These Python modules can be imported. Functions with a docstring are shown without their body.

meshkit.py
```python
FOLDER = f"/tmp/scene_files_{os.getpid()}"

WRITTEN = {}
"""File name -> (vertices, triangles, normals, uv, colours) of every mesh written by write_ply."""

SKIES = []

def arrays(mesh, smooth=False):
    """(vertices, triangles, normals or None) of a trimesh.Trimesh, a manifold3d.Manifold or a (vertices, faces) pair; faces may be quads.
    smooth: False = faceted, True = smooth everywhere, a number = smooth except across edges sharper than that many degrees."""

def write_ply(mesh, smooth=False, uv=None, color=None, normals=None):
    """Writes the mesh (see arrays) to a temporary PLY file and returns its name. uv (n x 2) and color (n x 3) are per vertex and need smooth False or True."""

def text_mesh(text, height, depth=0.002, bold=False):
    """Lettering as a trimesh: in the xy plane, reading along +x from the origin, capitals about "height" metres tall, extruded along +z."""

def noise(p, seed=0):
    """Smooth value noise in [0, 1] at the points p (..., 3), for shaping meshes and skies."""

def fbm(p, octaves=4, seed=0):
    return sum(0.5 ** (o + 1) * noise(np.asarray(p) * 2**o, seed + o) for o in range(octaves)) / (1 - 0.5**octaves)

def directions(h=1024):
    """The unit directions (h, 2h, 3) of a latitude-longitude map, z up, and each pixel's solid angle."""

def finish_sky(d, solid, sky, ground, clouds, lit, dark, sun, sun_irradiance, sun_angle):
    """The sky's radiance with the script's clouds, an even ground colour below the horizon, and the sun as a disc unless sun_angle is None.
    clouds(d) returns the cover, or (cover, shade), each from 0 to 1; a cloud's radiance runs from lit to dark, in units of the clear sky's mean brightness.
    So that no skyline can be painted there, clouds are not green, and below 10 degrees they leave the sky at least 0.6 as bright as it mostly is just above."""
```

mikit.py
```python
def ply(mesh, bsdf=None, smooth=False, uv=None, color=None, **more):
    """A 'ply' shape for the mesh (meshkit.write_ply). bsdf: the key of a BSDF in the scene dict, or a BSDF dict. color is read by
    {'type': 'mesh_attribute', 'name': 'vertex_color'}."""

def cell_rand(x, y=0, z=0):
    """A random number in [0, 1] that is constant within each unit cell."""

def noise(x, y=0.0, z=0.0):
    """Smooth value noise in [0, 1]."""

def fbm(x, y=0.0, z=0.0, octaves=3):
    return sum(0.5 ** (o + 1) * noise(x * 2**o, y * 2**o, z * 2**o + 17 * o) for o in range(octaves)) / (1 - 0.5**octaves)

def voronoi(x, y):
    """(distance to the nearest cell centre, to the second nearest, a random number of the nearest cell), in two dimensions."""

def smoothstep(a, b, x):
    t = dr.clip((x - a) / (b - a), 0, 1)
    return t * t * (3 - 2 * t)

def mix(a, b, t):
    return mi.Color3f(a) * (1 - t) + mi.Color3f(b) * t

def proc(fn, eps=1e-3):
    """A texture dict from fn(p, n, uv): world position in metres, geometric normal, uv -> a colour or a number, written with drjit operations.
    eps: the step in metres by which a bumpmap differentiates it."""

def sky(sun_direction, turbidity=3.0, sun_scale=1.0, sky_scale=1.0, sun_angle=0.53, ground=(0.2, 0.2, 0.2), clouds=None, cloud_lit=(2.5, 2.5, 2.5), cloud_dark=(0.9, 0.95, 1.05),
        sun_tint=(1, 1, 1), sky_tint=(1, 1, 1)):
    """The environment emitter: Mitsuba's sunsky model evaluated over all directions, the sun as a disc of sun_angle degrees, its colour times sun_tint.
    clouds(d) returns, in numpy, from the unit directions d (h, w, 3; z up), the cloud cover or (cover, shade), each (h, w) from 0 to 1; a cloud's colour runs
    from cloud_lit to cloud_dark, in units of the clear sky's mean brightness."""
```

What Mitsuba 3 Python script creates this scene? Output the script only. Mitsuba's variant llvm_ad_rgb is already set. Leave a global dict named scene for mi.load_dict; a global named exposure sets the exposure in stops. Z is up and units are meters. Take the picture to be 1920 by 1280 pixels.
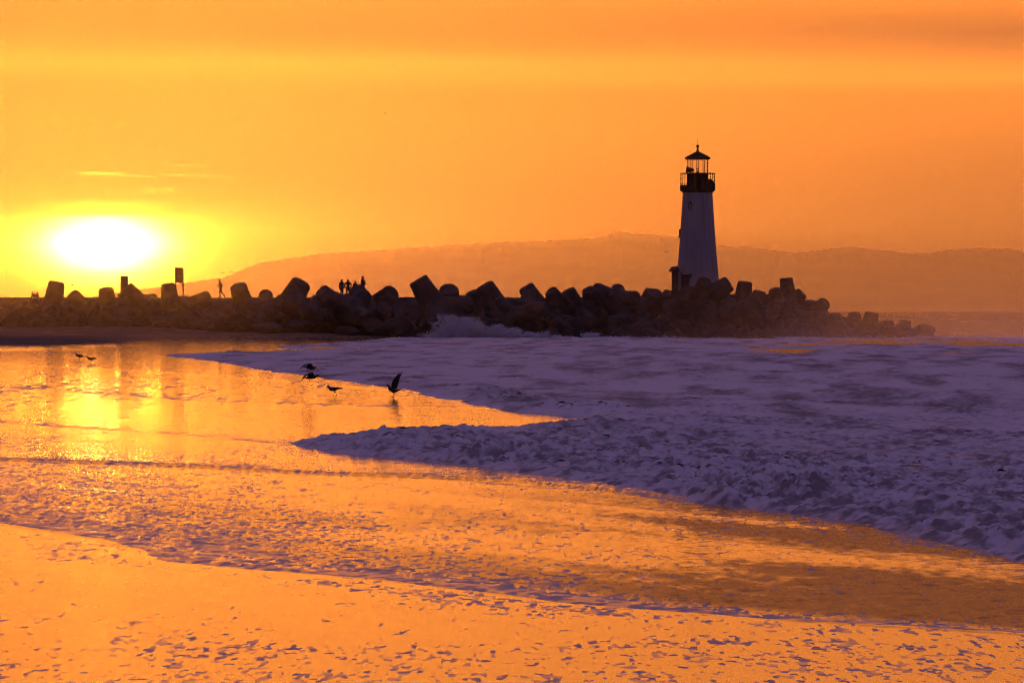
import math
import numpy as np, trimesh, manifold3d, drjit as dr, mitsuba as mi, mikit, meshkit
from mikit import fbm, noise, voronoi, smoothstep
T = mi.ScalarTransform4f
rng = np.random.default_rng(11)
scene, labels = {}, {}

# ------------------------------------------------------------------ camera, sky, exposure, haze
EYE = 2.4                                    # metres above still water
F = 9134.0                                   # focal length in photograph pixels (12 degrees across)
PITCH = math.atan(57 / F)
scene['camera'] = {'type': 'perspective', 'fov': 12.0, 'fov_axis': 'x', 'near_clip': 0.5, 'far_clip': 160000.0,
                   'to_world': T().look_at([0, 0, EYE], [0, math.cos(PITCH), EYE - math.sin(PITCH)], [0, 0, 1]),
                   'medium': {'type': 'ref', 'id': 'haze_air'}}
SUN_AZ, SUN_EL = -4.78, 0.76
_a, _e = math.radians(SUN_AZ), math.radians(SUN_EL)
SUN = [math.sin(_a) * math.cos(_e), math.cos(_a) * math.cos(_e), math.sin(_e)]
exposure = 2.35
SUN_SCALE, SUN_TINT = 0.03, (1, 1.2, -2.0)
ORANGE = (1.19, 0.325, 0.020)             # far right in the picture, as displayed
VIOLET = (0.140, 0.097, 0.250)             # overhead


def sstep(a, b, x):
    t = np.clip((x - a) / (b - a), 0, 1)
    return t * t * (3 - 2 * t)


def sunrise_clouds(d):
    """A thin high cloud sheet: orange, lit from behind, round the low sun; away from it an added violet veil, darkest low in the west to shape the fill light."""
    az = np.degrees(np.arctan2(d[..., 0], d[..., 1]))
    el = np.degrees(np.arcsin(np.clip(d[..., 2], -1, 1)))
    a = (az - SUN_AZ + 180) % 360 - 180
    n = meshkit.fbm(np.stack([az * 0.10, el * 1.6, el * 0 + 3.1], -1), 4, 5)
    m = meshkit.fbm(np.stack([az * 0.35, el * 3.5 + az * .12, el * 0 + 8.1], -1), 4, 9)
    r = np.sqrt(a ** 2 + (el - SUN_EL) ** 2)
    flat = np.sqrt((a / 0.50) ** 2 + ((el - 0.84) / np.where(el > 0.84, 0.135, 0.26)) ** 2)
    tail = np.sqrt((a / 0.60) ** 2 + ((el - 0.86) / np.where(el > 0.86, 0.105, 0.26)) ** 2)
    # brightness of the orange, 1 = the sky far right in the picture
    veil = 1.0 + 0.22 * np.exp(-r / 4.0) + 0.12 * np.exp(-r / 14)
    bank = np.exp(-((el - 1.03 + 0.006 * a) / 0.13) ** 2)
    glow = 2400.0 * np.exp(-flat ** 2) + 230.0 / (1 + tail ** 2) ** 1.33 * (0.8 + 0.4 * m) + 0.2 * np.exp(-(r / 1.5) ** 1.3) + 14.0 * bank * np.exp(-np.abs(a) / 1.0) + 1.5 * bank * np.exp(-np.abs(a) / 6.0) * (0.4 + 1.2 * m)
    bands = 0.75 * np.exp(-((el - 2.90 + 0.012 * a) / 0.16) ** 2) + 0.16 * np.exp(-((el - 2.2) / 0.55) ** 2) + 0.40 * np.exp(-((el - 3.85) / .20) ** 2) * sstep(3, 11, a) \
        - 0.45 * np.exp(-((el - 3.38 + 0.01 * a) / 0.22) ** 2) * (0.55 + 0.45 * sstep(3, 13, a)) - 0.2 * np.exp(-((el - 1.7) / 0.45) ** 2) * sstep(4, 14, a)
    veil = veil * (1 - 0.38 * sstep(1.15, 0.75, el) * sstep(2.0, 4.5, np.abs(a)))
    orange = veil + glow + 1.25 * bands * (0.45 + 1.1 * n) + 0.5 * (m - 0.5) * np.exp(-((el - 2.8) / 1.6) ** 2)
    fade = np.exp(-(np.maximum(el - 4, 0) / 12.5) ** 2) * np.exp(-(a / 48.0) ** 2)
    violet = 0.04 + 0.96 * sstep(8, 68, el) + 0.36 * np.exp(-((el - 3.3 + 0.02 * a) / 0.3) ** 2) * sstep(4, 13, a) * (0.5 + n)
    lit = orange * fade / LIT
    # cover * (lit * (1 - shade) + dark * shade) is the wanted sum
    shade = np.clip(violet * (1 - 0.8 * fade), 0, 1)
    share = lit + shade
    return np.clip(share, 0, 1), np.clip(shade / np.maximum(share, 1e-6), 0, 1)


LIT = 2800.                                  # the brightest cloud, in units of the sky far right in the picture
SKY_MEAN = 0.0185 * 0.15                           # mean of the tinted clear sky (cloud colours are given in units of it)
_u = 1 / (SKY_MEAN * 2 ** exposure)
scene['sky'] = mikit.sky(SUN, turbidity=6, sun_scale=SUN_SCALE, sky_scale=0.15, sun_tint=SUN_TINT, sky_tint=(1.3, 0.86, 2.5),
                         ground=(0.12, 0.10, 0.12), clouds=sunrise_clouds,
                         cloud_lit=tuple(LIT * _u * c for c in ORANGE), cloud_dark=tuple(_u * c for c in VIOLET))
HAZE_TOP = 1200.0
scene['haze_air'] = {'type': 'homogeneous', 'albedo': {'type': 'rgb', 'value': [0.95, 0.95, 0.95]}, 'sigma_t': 4.0e-5,
                     'phase': {'type': 'hg', 'g': 0.90}}
scene['haze'] = {'type': 'cube', 'to_world': T().translate([0, 30300, (HAZE_TOP - 4) / 2]).scale([33600, 33300, (HAZE_TOP + 4) / 2]),
                 'bsdf': {'type': 'null'}, 'interior': {'type': 'ref', 'id': 'haze_air'}}
labels['haze'] = {'label': 'thin orange sea haze over the bay', 'kind': 'stuff'}


# ------------------------------------------------------------------ helpers
def at(px, py, d):
    """The point at distance d that the photograph shows at this pixel."""
    return np.array([(px - 960) / F * d, d, EYE + (583 - py) / F * d])


def numbered(name):
    if name not in scene and name not in labels and name not in USED:
        USED.add(name)
        return name
    k = 1
    while f'{name}_{k:03d}' in USED or f'{name}_{k:03d}' in scene:
        k += 1
    USED.add(f'{name}_{k:03d}')
    return f'{name}_{k:03d}'


USED = set()


def thing(name, label, category, group=None, kind=None):
    key = numbered(name)
    labels[key] = {'label': label, 'category': category}
    if group:
        labels[key]['group'] = group
    if kind:
        labels[key]['kind'] = kind
    return key


def put(key, mesh, bsdf, smooth=False, **more):
    scene[key] = mikit.ply(mesh, bsdf, smooth=smooth, **more)
    return key


def part(parent, name, mesh, bsdf, smooth=False, label=None, kind=None):
    key = numbered(f'{parent}__{name}')
    put(key, mesh, bsdf, smooth)
    if label or kind:
        labels[key] = {k: v for k, v in (('label', label), ('kind', kind)) if v}
    return key


def structure(key, mesh, bsdf, label, smooth=False):
    USED.add(key)
    put(key, mesh, bsdf, smooth)
    labels[key] = {'label': label, 'kind': 'structure'}


def man2tri(m):
    g = m.to_mesh()
    return trimesh.Trimesh(g.vert_properties[:, :3], g.tri_verts, process=False)


def box(sx, sy, sz, c=(0, 0, 0), bevel=0.0):
    if bevel:
        x, y, z = sx / 2 - bevel, sy / 2 - bevel, sz / 2 - bevel
        p = []
        for i in (-1, 1):
            for j in (-1, 1):
                for k in (-1, 1):
                    p += [(i * sx / 2, j * y, k * z), (i * x, j * sy / 2, k * z), (i * x, j * y, k * sz / 2)]
        m = trimesh.convex.convex_hull(np.array(p))
    else:
        m = trimesh.creation.box((sx, sy, sz))
    m.apply_translation(c)
    return m


def tube(a, b, r0, r1=None, n=10):
    a, b = np.asarray(a, float), np.asarray(b, float)
    h = np.linalg.norm(b - a)
    m = man2tri(manifold3d.Manifold.cylinder(h, r0, r0 if r1 is None else r1, n))
    m.apply_transform(trimesh.geometry.align_vectors([0, 0, 1], (b - a) / h))
    m.apply_translation(a)
    return m


def lathe(profile, n=40):
    return trimesh.creation.revolve(np.array(profile, float), sections=n)


def join(ms):
    return trimesh.util.concatenate(ms)


def pw(y, pts, lib=np):
    """Piecewise-linear x(y) through pts (y, x), for numpy or drjit."""
    g = pts[0][1] + y * 0
    for (y0, x0), (y1, x1) in zip(pts[:-1], pts[1:]):
        t = (y - y0) / (y1 - y0)
        t = np.clip(t, 0, 1) if lib is np else dr.clip(t, 0, 1)
        g = g + (x1 - x0) * t
    return g


def rgb(*v):
    return {'type': 'rgb', 'value': list(v)}


def mat(name, d):
    scene[name] = d
    return name


# ------------------------------------------------------------------ materials
def concrete_colour(p, n, uv):
    a = fbm(p.x * 1.3, p.y * 1.3, p.z * 1.3, octaves=4)
    b = fbm(p.x * 9, p.y * 9, p.z * 9, octaves=3)
    wet = 1 - smoothstep(0.3, 2.4, p.z + 1.6 * (a - 0.5))
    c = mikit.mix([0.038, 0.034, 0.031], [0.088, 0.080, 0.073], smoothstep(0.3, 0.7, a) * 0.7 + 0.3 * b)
    return mikit.mix(c, [0.02, 0.018, 0.017], wet * 0.8)


def concrete_bump(p, n, uv):
    return fbm(p.x * 5, p.y * 5, p.z * 5, octaves=4)


mat('concrete', {'type': 'bumpmap', 'arbitrary': mikit.proc(concrete_bump, 0.02), 'scale': 0.06,
                 'bsdf': {'type': 'principled', 'base_color': mikit.proc(concrete_colour), 'roughness': 0.75, 'specular': 0.2}})


def rock_colour(p, n, uv):
    a = fbm(p.x * 0.9, p.y * 0.9, p.z * 0.9, octaves=4)
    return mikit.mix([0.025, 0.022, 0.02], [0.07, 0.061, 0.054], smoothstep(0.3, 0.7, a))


mat('rock', {'type': 'bumpmap', 'arbitrary': mikit.proc(concrete_bump, 0.02), 'scale': 0.10,
             'bsdf': {'type': 'principled', 'base_color': mikit.proc(rock_colour), 'roughness': 0.75, 'specular': 0.2}})


def plaster_colour(p, n, uv):
    """Weathered white paint with runs of grime and rust below the gallery and faint lift lines."""
    a = fbm(p.x * 0.8, p.y * 0.8, p.z * 0.35, octaves=4)
    b = fbm(p.x * 7, p.y * 7, p.z * 0.45, octaves=3)
    c = mikit.mix([0.35, 0.34, 0.335], [0.44, 0.43, 0.425], smoothstep(0.25, 0.7, a * 0.5 + b * 0.5))
    run = smoothstep(0.52, 0.68, fbm(p.x * 4.5 + 7, p.y * 4.5, p.z * 0.18, octaves=3)) * smoothstep(6.5, 12.5, p.z)
    c = mikit.mix(c, [0.16, 0.11, 0.085], run * 0.35)
    lift = dr.abs(p.z / 1.22 - dr.floor(p.z / 1.22) - 0.5)
    return mikit.mix(c, [0.2, 0.19, 0.18], smoothstep(0.485, 0.497, lift) * 0.5)


mat('plaster', {'type': 'principled', 'base_color': mikit.proc(plaster_colour), 'roughness': 0.7, 'specular': 0.3})
mat('black_paint', {'type': 'principled', 'base_color': rgb(0.012, 0.011, 0.011), 'roughness': 0.7, 'specular': 0.15})
mat('dark_wood', {'type': 'principled', 'base_color': rgb(0.035, 0.022, 0.016), 'roughness': 0.6})
mat('rust', {'type': 'principled', 'base_color': mikit.proc(lambda p, n, uv: mikit.mix([0.10, 0.035, 0.018], [0.22, 0.12, 0.07], fbm(p.x * 4, p.y * 4, p.z * 4, octaves=4))), 'roughness': 0.7})
mat('pane', {'type': 'thindielectric', 'int_ior': 1.5})
mat('grey_metal', {'type': 'principled', 'base_color': rgb(0.09, 0.09, 0.095), 'roughness': 0.4, 'metallic': 0.6})
mat('lamp_lens', {'type': 'principled', 'base_color': rgb(0.5, 0.45, 0.4), 'roughness': 0.1, 'specular': 0.6})
mat('skin', {'type': 'principled', 'base_color': rgb(0.32, 0.20, 0.14), 'roughness': 0.5})
mat('hair', {'type': 'principled', 'base_color': rgb(0.02, 0.014, 0.01), 'roughness': 0.5})
mat('navy_cloth', {'type': 'principled', 'base_color': rgb(0.025, 0.028, 0.045), 'roughness': 0.9})
mat('grey_cloth', {'type': 'principled', 'base_color': rgb(0.05, 0.045, 0.045), 'roughness': 0.9})
mat('shoe', {'type': 'principled', 'base_color': rgb(0.03, 0.03, 0.03), 'roughness': 0.6})
mat('dark_plumage', {'type': 'principled', 'base_color': rgb(0.05, 0.045, 0.045), 'roughness': 0.75})
mat('pale_plumage', {'type': 'principled', 'base_color': rgb(0.16, 0.15, 0.15), 'roughness': 0.75})
mat('beak_horn', {'type': 'principled', 'base_color': rgb(0.16, 0.05, 0.02), 'roughness': 0.5})
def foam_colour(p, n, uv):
    """White froth, mottled greyer for thin bubbles and to stand in for shade between lumps."""
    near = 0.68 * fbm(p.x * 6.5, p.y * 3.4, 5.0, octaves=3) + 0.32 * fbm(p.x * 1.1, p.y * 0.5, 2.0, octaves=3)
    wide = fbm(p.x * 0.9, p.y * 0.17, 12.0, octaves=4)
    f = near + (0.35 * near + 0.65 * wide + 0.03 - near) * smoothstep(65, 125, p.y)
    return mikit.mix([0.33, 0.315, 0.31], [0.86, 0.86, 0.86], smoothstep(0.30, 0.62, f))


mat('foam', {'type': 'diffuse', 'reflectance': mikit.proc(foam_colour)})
mat('froth', {'type': 'diffuse', 'reflectance': rgb(0.78, 0.78, 0.78)})


def hill_colour(p, n, uv):
    return mikit.mix([0.035, 0.035, 0.025], [0.07, 0.06, 0.045], fbm(p.x / 700, p.y / 700, p.z / 160, octaves=4))


mat('hillside', {'type': 'diffuse', 'reflectance': mikit.proc(hill_colour)})

# ------------------------------------------------------------------ shoreline (world metres): edge of the foaming sea
SHORE = [(14, 18), (9.0, 30), (6.4, 39), (4.88, 46.4), (4.26, 52.6), (3.39, 57.4), (2.39, 60.6), (1.37, 66.0), (0.08, 71.9), (-0.75, 76.4), (-2.88, 82.1),
         (-4.05, 88.0), (-3.2, 93), (-1.2, 97.8), (0.9, 100.0), (3.6, 103.4), (2.2, 107.5), (0.0, 115.5), (-1.0, 125.0), (-2.07, 135.3), (-3.6, 150), (-5.8, 166), (-8.0, 183),
         (-11, 204.9), (-14.6, 235), (-18.7, 262), (-16.8, 276), (-10.6, 288), (-13.5, 306), (-15.7, 322), (-12.6, 359), (-10.9, 405),
         (-11.5, 432), (-14, 447), (-22, 455), (-60, 462), (-400, 470), (-36000, 480), (-36000, 67000), (36000, 67000), (36000, -2900), (300, -2200), (60, -200), (24, 0)]
POLY = np.array(SHORE, float)


def shore_distance(x, y):
    """Signed distance to the sea's edge, positive inside the sea."""
    d2 = np.full(x.shape, 1e18)
    inside = np.zeros(x.shape, bool)
    A, B = POLY, np.roll(POLY, -1, 0)
    for (ax, ay), (bx, by) in zip(A, B):
        ex, ey = bx - ax, by - ay
        t = np.clip(((x - ax) * ex + (y - ay) * ey) / (ex * ex + ey * ey), 0, 1)
        d2 = np.minimum(d2, (x - ax - t * ex) ** 2 + (y - ay - t * ey) ** 2)
        if ay != by:
            cross = ((ay > y) != (by > y)) & (x < ex * (y - ay) / (by - ay) + ax)
            inside ^= cross
    return np.where(inside, 1, -1) * np.sqrt(d2)


# swash lines on the wet sand, x as a function of y
LIP_A = [(20, 14.0), (30, 7.8), (36.1, 3.79), (37.7, 2.23), (40.1, 0.48), (42.4, -0.6), (43.7, -1.24), (46.7, -3.12), (51.3, -4.38), (54.5, -5.73), (62, -9.5), (80, -18), (140, -44)]
EDGE = [(39, 6.4), (46.4, 4.88), (52.6, 4.26), (57.4, 3.39), (60.6, 2.39), (66.0, 1.37), (71.9, 0.08), (76.4, -0.75), (82.1, -2.88), (88.0, -4.05), (92, -4.6)]
LIP_B = [(20, 16), (40, 10.5), (55, 5.4), (62, 2.2), (69.2, -0.08), (71.9, -2.83), (75.9, -5.48), (78.6, -8.26), (83, -13), (100, -26), (160, -60)]
LIP_C = [(40, 20), (80, 4.5), (88, -4.2), (97, -7.5), (104.4, -10.97), (120, -17), (170, -40)]
LIP_D = [(60, 20), (100, 4.0), (120, -0.5), (123, -4.7), (130, -8.5), (144, -13), (170, -22), (220, -40)]
LIP_E = [(80, 20), (130, 0), (157, -6), (190, -13.5), (215, -21.5), (230, -26), (300, -55)]


def fine_axis():
    u = np.linspace(-0.122, 0.122, 660)
    o = 0.122 * 1.24 ** np.arange(1, 30)
    return np.concatenate([-o[::-1], u, o])


def grid_mesh(X, Y, Z):
    r, c = X.shape
    v = np.stack([X, Y, Z], -1).reshape(-1, 3)
    i = np.arange((r - 1) * c).reshape(r - 1, c)[:, :-1].ravel()
    f = np.vstack([np.stack([i, i + 1, i + c + 1], 1), np.stack([i, i + c + 1, i + c], 1)])
    return v, f


def N(x, y, s=0, oct=3):
    return meshkit.fbm(np.stack([x, y, x * 0 + 0.5], -1), oct, s) - 0.5


# rows of even spacing as seen at a low angle: 1/d even
def rows(d0, d1, n):
    return 1.0 / np.linspace(1.0 / d0, 1.0 / d1, n)


U = fine_axis()
yb = np.concatenate([[-2800, -900, -300, -100, -30, 0, 10, 18, 24], rows(28, 440, 760), [444, 450, 458, 466, 475, 490, 560]])
Ub, Yb = np.meshgrid(U, yb)
Xb = np.clip(Ub * np.maximum(np.abs(Yb), 26.0), -33300, 33300)
sdb = shore_distance(Xb, Yb)


def beach_height(x, y, sd):
    z = 0.012 * N(x * 0.5 + y * 0.18, y * 0.03, 3) + 0.006 * N(x * 2.2 + y * 0.5, y * 0.12, 4)
    z += 0.0035 * N(x * 9, y * 1.6, 6, 2)
    z += 0.009 * N(x * 0.3 + y * 0.12, y * 0.55, 7, 2) * sstep(58, 72, y)
    rough = sstep(-1.0, 1.2, x - pw(y, LIP_A)) * (1 - sstep(66, 74, y))
    z += rough * (0.018 * N(x * 5, y * 3.0, 8, 2) + 0.010 * N(x * 14, y * 6, 9, 1)) * (0.5 + sstep(-1, 2, x)) + 0.02 * rough * N(x * 1.1 + y * 0.45, y * 0.06, 10, 2)
    for L, h, w in ((LIP_A, 0.009, 2.5), (LIP_B, 0.035, 3.0), (LIP_C, 0.014, 2.0), (LIP_D, 0.02, 3.0), (LIP_E, 0.02, 4)):
        s = x - pw(y, L) + 0.5 * N(x * 0.7, y * 0.25, 12) + 0.12 * N(x * 4, y * 1.5, 13)
        z += h * sstep(0, 0.10, s) * np.exp(-np.maximum(s, 0) / w)
    # the sand bar on the left, and the bank against the breakwater
    bar = sstep(-25, -33, x + 5 * N(x * 0.05, y * 0.03, 20)) * sstep(282, 330, y + 10 * N(x * 0.05, y * 0.02, 21))
    bank = sstep(398, 446, y + 10 * N(x * 0.08, y * 0.03, 22)) * sstep(-6, -20, x)
    z += 0.5 * bar + 0.62 * bank
    z -= 0.35 * sstep(0.5, 4, sd) + 1.4 * sstep(4, 30, sd)
    # dry beach far to the left and behind the camera
    z += 0.9 * sstep(60, 400, -x - 0.12 * np.maximum(y, 0)) + 1.2 * sstep(20, -60, y) * sstep(-20, -70, x - 30)
    return np.where(y > 470, np.minimum(z, -1.2 + 0 * z) , z)


Zb = beach_height(Xb, Yb, sdb)


def lip_mix(x, y, L, w0, w1):
    s = x - pw(y, L, dr) + (noise(x * 0.7, y * 0.25, 3.3) - 0.5) * 0.6
    return smoothstep(0, w0, s) * (1 - smoothstep(w0, w1, s))


def fleck_weight(p, n, uv):
    """1 where a film of bubbles lies on the wet sand."""
    x, y = p.x, p.y
    sA = x - pw(y, LIP_A, dr) + (fbm(x * 0.6, y * 0.22, 5.0) - 0.5) * 0.7
    sB = x - pw(y, LIP_B, dr) + (fbm(x * 0.6, y * 0.22, 2.0) - 0.5) * 0.5
    big = fbm(x * 0.45 + 9, y * 0.09, 1.0, octaves=3)
    dens = (0.10 + 0.16 * smoothstep(0.42, 0.7, big)) * (1 - 0.4 * smoothstep(80, 130, y))
    wide = dr.maximum(0.9, 1.5 + (y - 44) * 0.26)
    seaward = smoothstep(0, 0.06, sA)
    dens += seaward * (0.82 * dr.exp(-dr.square(sA / wide)) * (1 - 0.7 * smoothstep(-2.2, 1.5, x) * smoothstep(43, 49, y)) + 0.5 * dr.exp(-dr.maximum(sA, 0) / 0.16))
    dens += (1 - smoothstep(-0.1, 0.0, sA)) * (0.20 * smoothstep(0.45, 0.65, fbm(x * 0.35 + 3, y * 0.35, 7.0, octaves=3)) + 0.20 * smoothstep(-0.5, 2.5, x) * (1 - smoothstep(35, 40, y)) + 0.25 * dr.exp(-dr.square((sA + 0.7) / 0.4)))
    dens += smoothstep(0, 0.1, sB) * 0.42 * dr.exp(-dr.maximum(sB, 0) / 1.2) * smoothstep(60, 70, y)
    for L, a, w in ((LIP_C, 0.45, 0.6), (LIP_D, 0.5, 1.6), (LIP_E, 0.15, 3.0)):
        s = x - pw(y, L, dr) + (fbm(x * 0.5, y * 0.15, 2.5) - 0.5) * 1.2
        dens += smoothstep(0, 0.1, s) * a * dr.exp(-dr.maximum(s, 0) / w)
    f1 = fbm(x * 23, y * 5.0, 4.0, octaves=2)
    f2 = fbm(x * 7, y * 1.5, 14.0, octaves=2)
    f = 0.70 * f1 + 0.30 * f2
    far = smoothstep(70, 160, y)
    f = f * (1 - far) + far * fbm(x * 5.5, y * 0.55, 24.0, octaves=2)
    lace = pw(y, EDGE, dr) - x + (fbm(x * 1.6, y * 0.5, 8.0, octaves=2) - 0.5) * 0.7
    dens += 0.75 * dr.exp(-dr.maximum(lace, 0) / 0.30) * (1 - smoothstep(84, 92, y))
    dens = dens * (1 - 0.75 * smoothstep(135, 190, y))
    th = 0.80 - 0.50 * dens
    return smoothstep(th - 0.03, th + 0.05, f) * (0.48 + 0.46 * smoothstep(0.3, 0.7, fbm(x * 11, y * 5, 9.0, octaves=2)))


def dry_weight(p, n, uv):
    a = fbm(p.x * 0.25, p.y * 0.06, 3.0, octaves=3)
    return smoothstep(0.05, 0.24, p.z + 0.10 * (a - 0.5))


def dry_sand_colour(p, n, uv):
    a = fbm(p.x * 0.8, p.y * 0.3, 3.0, octaves=4)
    return mikit.mix([0.13, 0.10, 0.075], [0.26, 0.205, 0.155], a)


mat('wet_sand', {'type': 'roughplastic', 'distribution': 'ggx', 'alpha': 0.008, 'int_ior': 1.38, 'diffuse_reflectance': rgb(0.055, 0.045, 0.04)})
def ripple_weight(p, n, uv):
    """Wind-ruffled film of water in the right foreground and in patches elsewhere."""
    x, y = p.x, p.y
    sA = x - pw(y, LIP_A, dr)
    a = fbm(x * 0.5 + y * 0.2, y * 0.10, 6.0, octaves=3)
    b = fbm(x * 9, y * 2.5, 6.0, octaves=2)
    zone = smoothstep(0.0, 1.2, sA) * (1 - smoothstep(58, 68, y)) * (0.38 + 0.62 * smoothstep(-2.0, 2.0, x))
    return zone * smoothstep(0.31, 0.56, a + 0.25 * (b - 0.5)) * 0.85


mat('ruffled_film', {'type': 'roughplastic', 'distribution': 'ggx', 'alpha': 0.16, 'int_ior': 1.33, 'diffuse_reflectance': rgb(0.055, 0.045, 0.04)})
mat('wet_film', {'type': 'blendbsdf', 'weight': mikit.proc(ripple_weight), 'a': {'type': 'ref', 'id': 'wet_sand'}, 'b': {'type': 'ref', 'id': 'ruffled_film'}})
mat('bubbles', {'type': 'diffuse', 'reflectance': rgb(0.62, 0.60, 0.60)})
mat('dry_sand', {'type': 'diffuse', 'reflectance': mikit.proc(dry_sand_colour)})
mat('swash', {'type': 'blendbsdf', 'weight': mikit.proc(fleck_weight), 'a': {'type': 'ref', 'id': 'wet_film'}, 'b': {'type': 'ref', 'id': 'bubbles'}})
mat('beach_sand', {'type': 'blendbsdf', 'weight': mikit.proc(dry_weight), 'a': {'type': 'ref', 'id': 'swash'}, 'b': {'type': 'ref', 'id': 'dry_sand'}})
structure('beach', grid_mesh(Xb, Yb, Zb), 'beach_sand', 'wet sand beach shining orange under a thin film of water', smooth=True)

# ------------------------------------------------------------------ the sea, foaming near the shore
ys = np.concatenate([[-2500, -600, -150, -40, 0, 14, 22, 27, 31, 35, 39, 42], rows(44, 430, 1150), rows(436, 63000, 60)])
Us, Ys = np.meshgrid(U, ys)
Xs = np.clip(Us * np.maximum(np.abs(Ys), 26.0), -33200, 33200)
wob = 0.55 * N(Xs * 0.8, Ys * 0.22, 31) + 0.22 * N(Xs * 3, Ys * 0.9, 32)
sds = shore_distance(Xs, Ys) + wob * np.clip(Ys / 60, 0.6, 2.0)


def sea_height(x, y, sd):
    near = np.exp(-np.maximum(sd, 0) / 5.0)
    lum = N(x * 0.9, y * 0.6, 41, 3)
    puff = np.abs(N(x * 2.3, y * 1.7, 42, 1))
    puff2 = np.abs(N(x * 5.2, y * 4.2, 48, 1))
    puff3 = np.abs(N(x * 12, y * 8, 49, 1)) * (1 - sstep(60, 110, y))
    calm = 0.55 + 0.8 * sstep(-0.14, 0.14, N(x * 0.33, y * 0.11, 43))
    lump = 0.18 * lum + 0.070 * np.tanh(4.5 * puff) + 0.062 * np.tanh(4.5 * puff2) + 0.062 * np.tanh(4 * puff3) - 0.065
    lump = lump * (1 - 0.45 * sstep(75, 150, y) - 0.35 * sstep(160, 300, y))
    body = 0.075 + lump * calm * (0.8 + 0.5 * near)
    bore = np.exp(-((sd - 1.5) / 0.9) ** 2) * sstep(0.0, 0.22, N(x * 0.22 + 4, y * 0.06, 44) + 0.15)
    body += 0.19 * bore * (0.35 + 1.3 * np.abs(N(x * 2.2, y * 1.2, 45, 2)) + 0.4 * np.tanh(4 * puff2))
    swell = 0.16 * np.sin((0.55 * x + 0.27 * y) * 0.75 + 5 * N(x * 0.04, y * 0.02, 46)) * sstep(3, 14, sd) * (1 - 0.6 * sstep(150, 300, y))
    chop = 0.12 * N(x * 0.55, y * 0.35, 47, 3) * sstep(1, 8, sd) * (1 - 0.5 * sstep(150, 300, y))
    z = body * sstep(0.0, 0.42, sd) ** 0.6 + swell + chop
    far = sstep(440, 900, y)
    z = z * (1 - far) + far * 0.10
    return np.where(sd < 0, -0.30 * sstep(0, -0.25, sd), z)


Zs = sea_height(Xs, Ys, sds)


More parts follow.
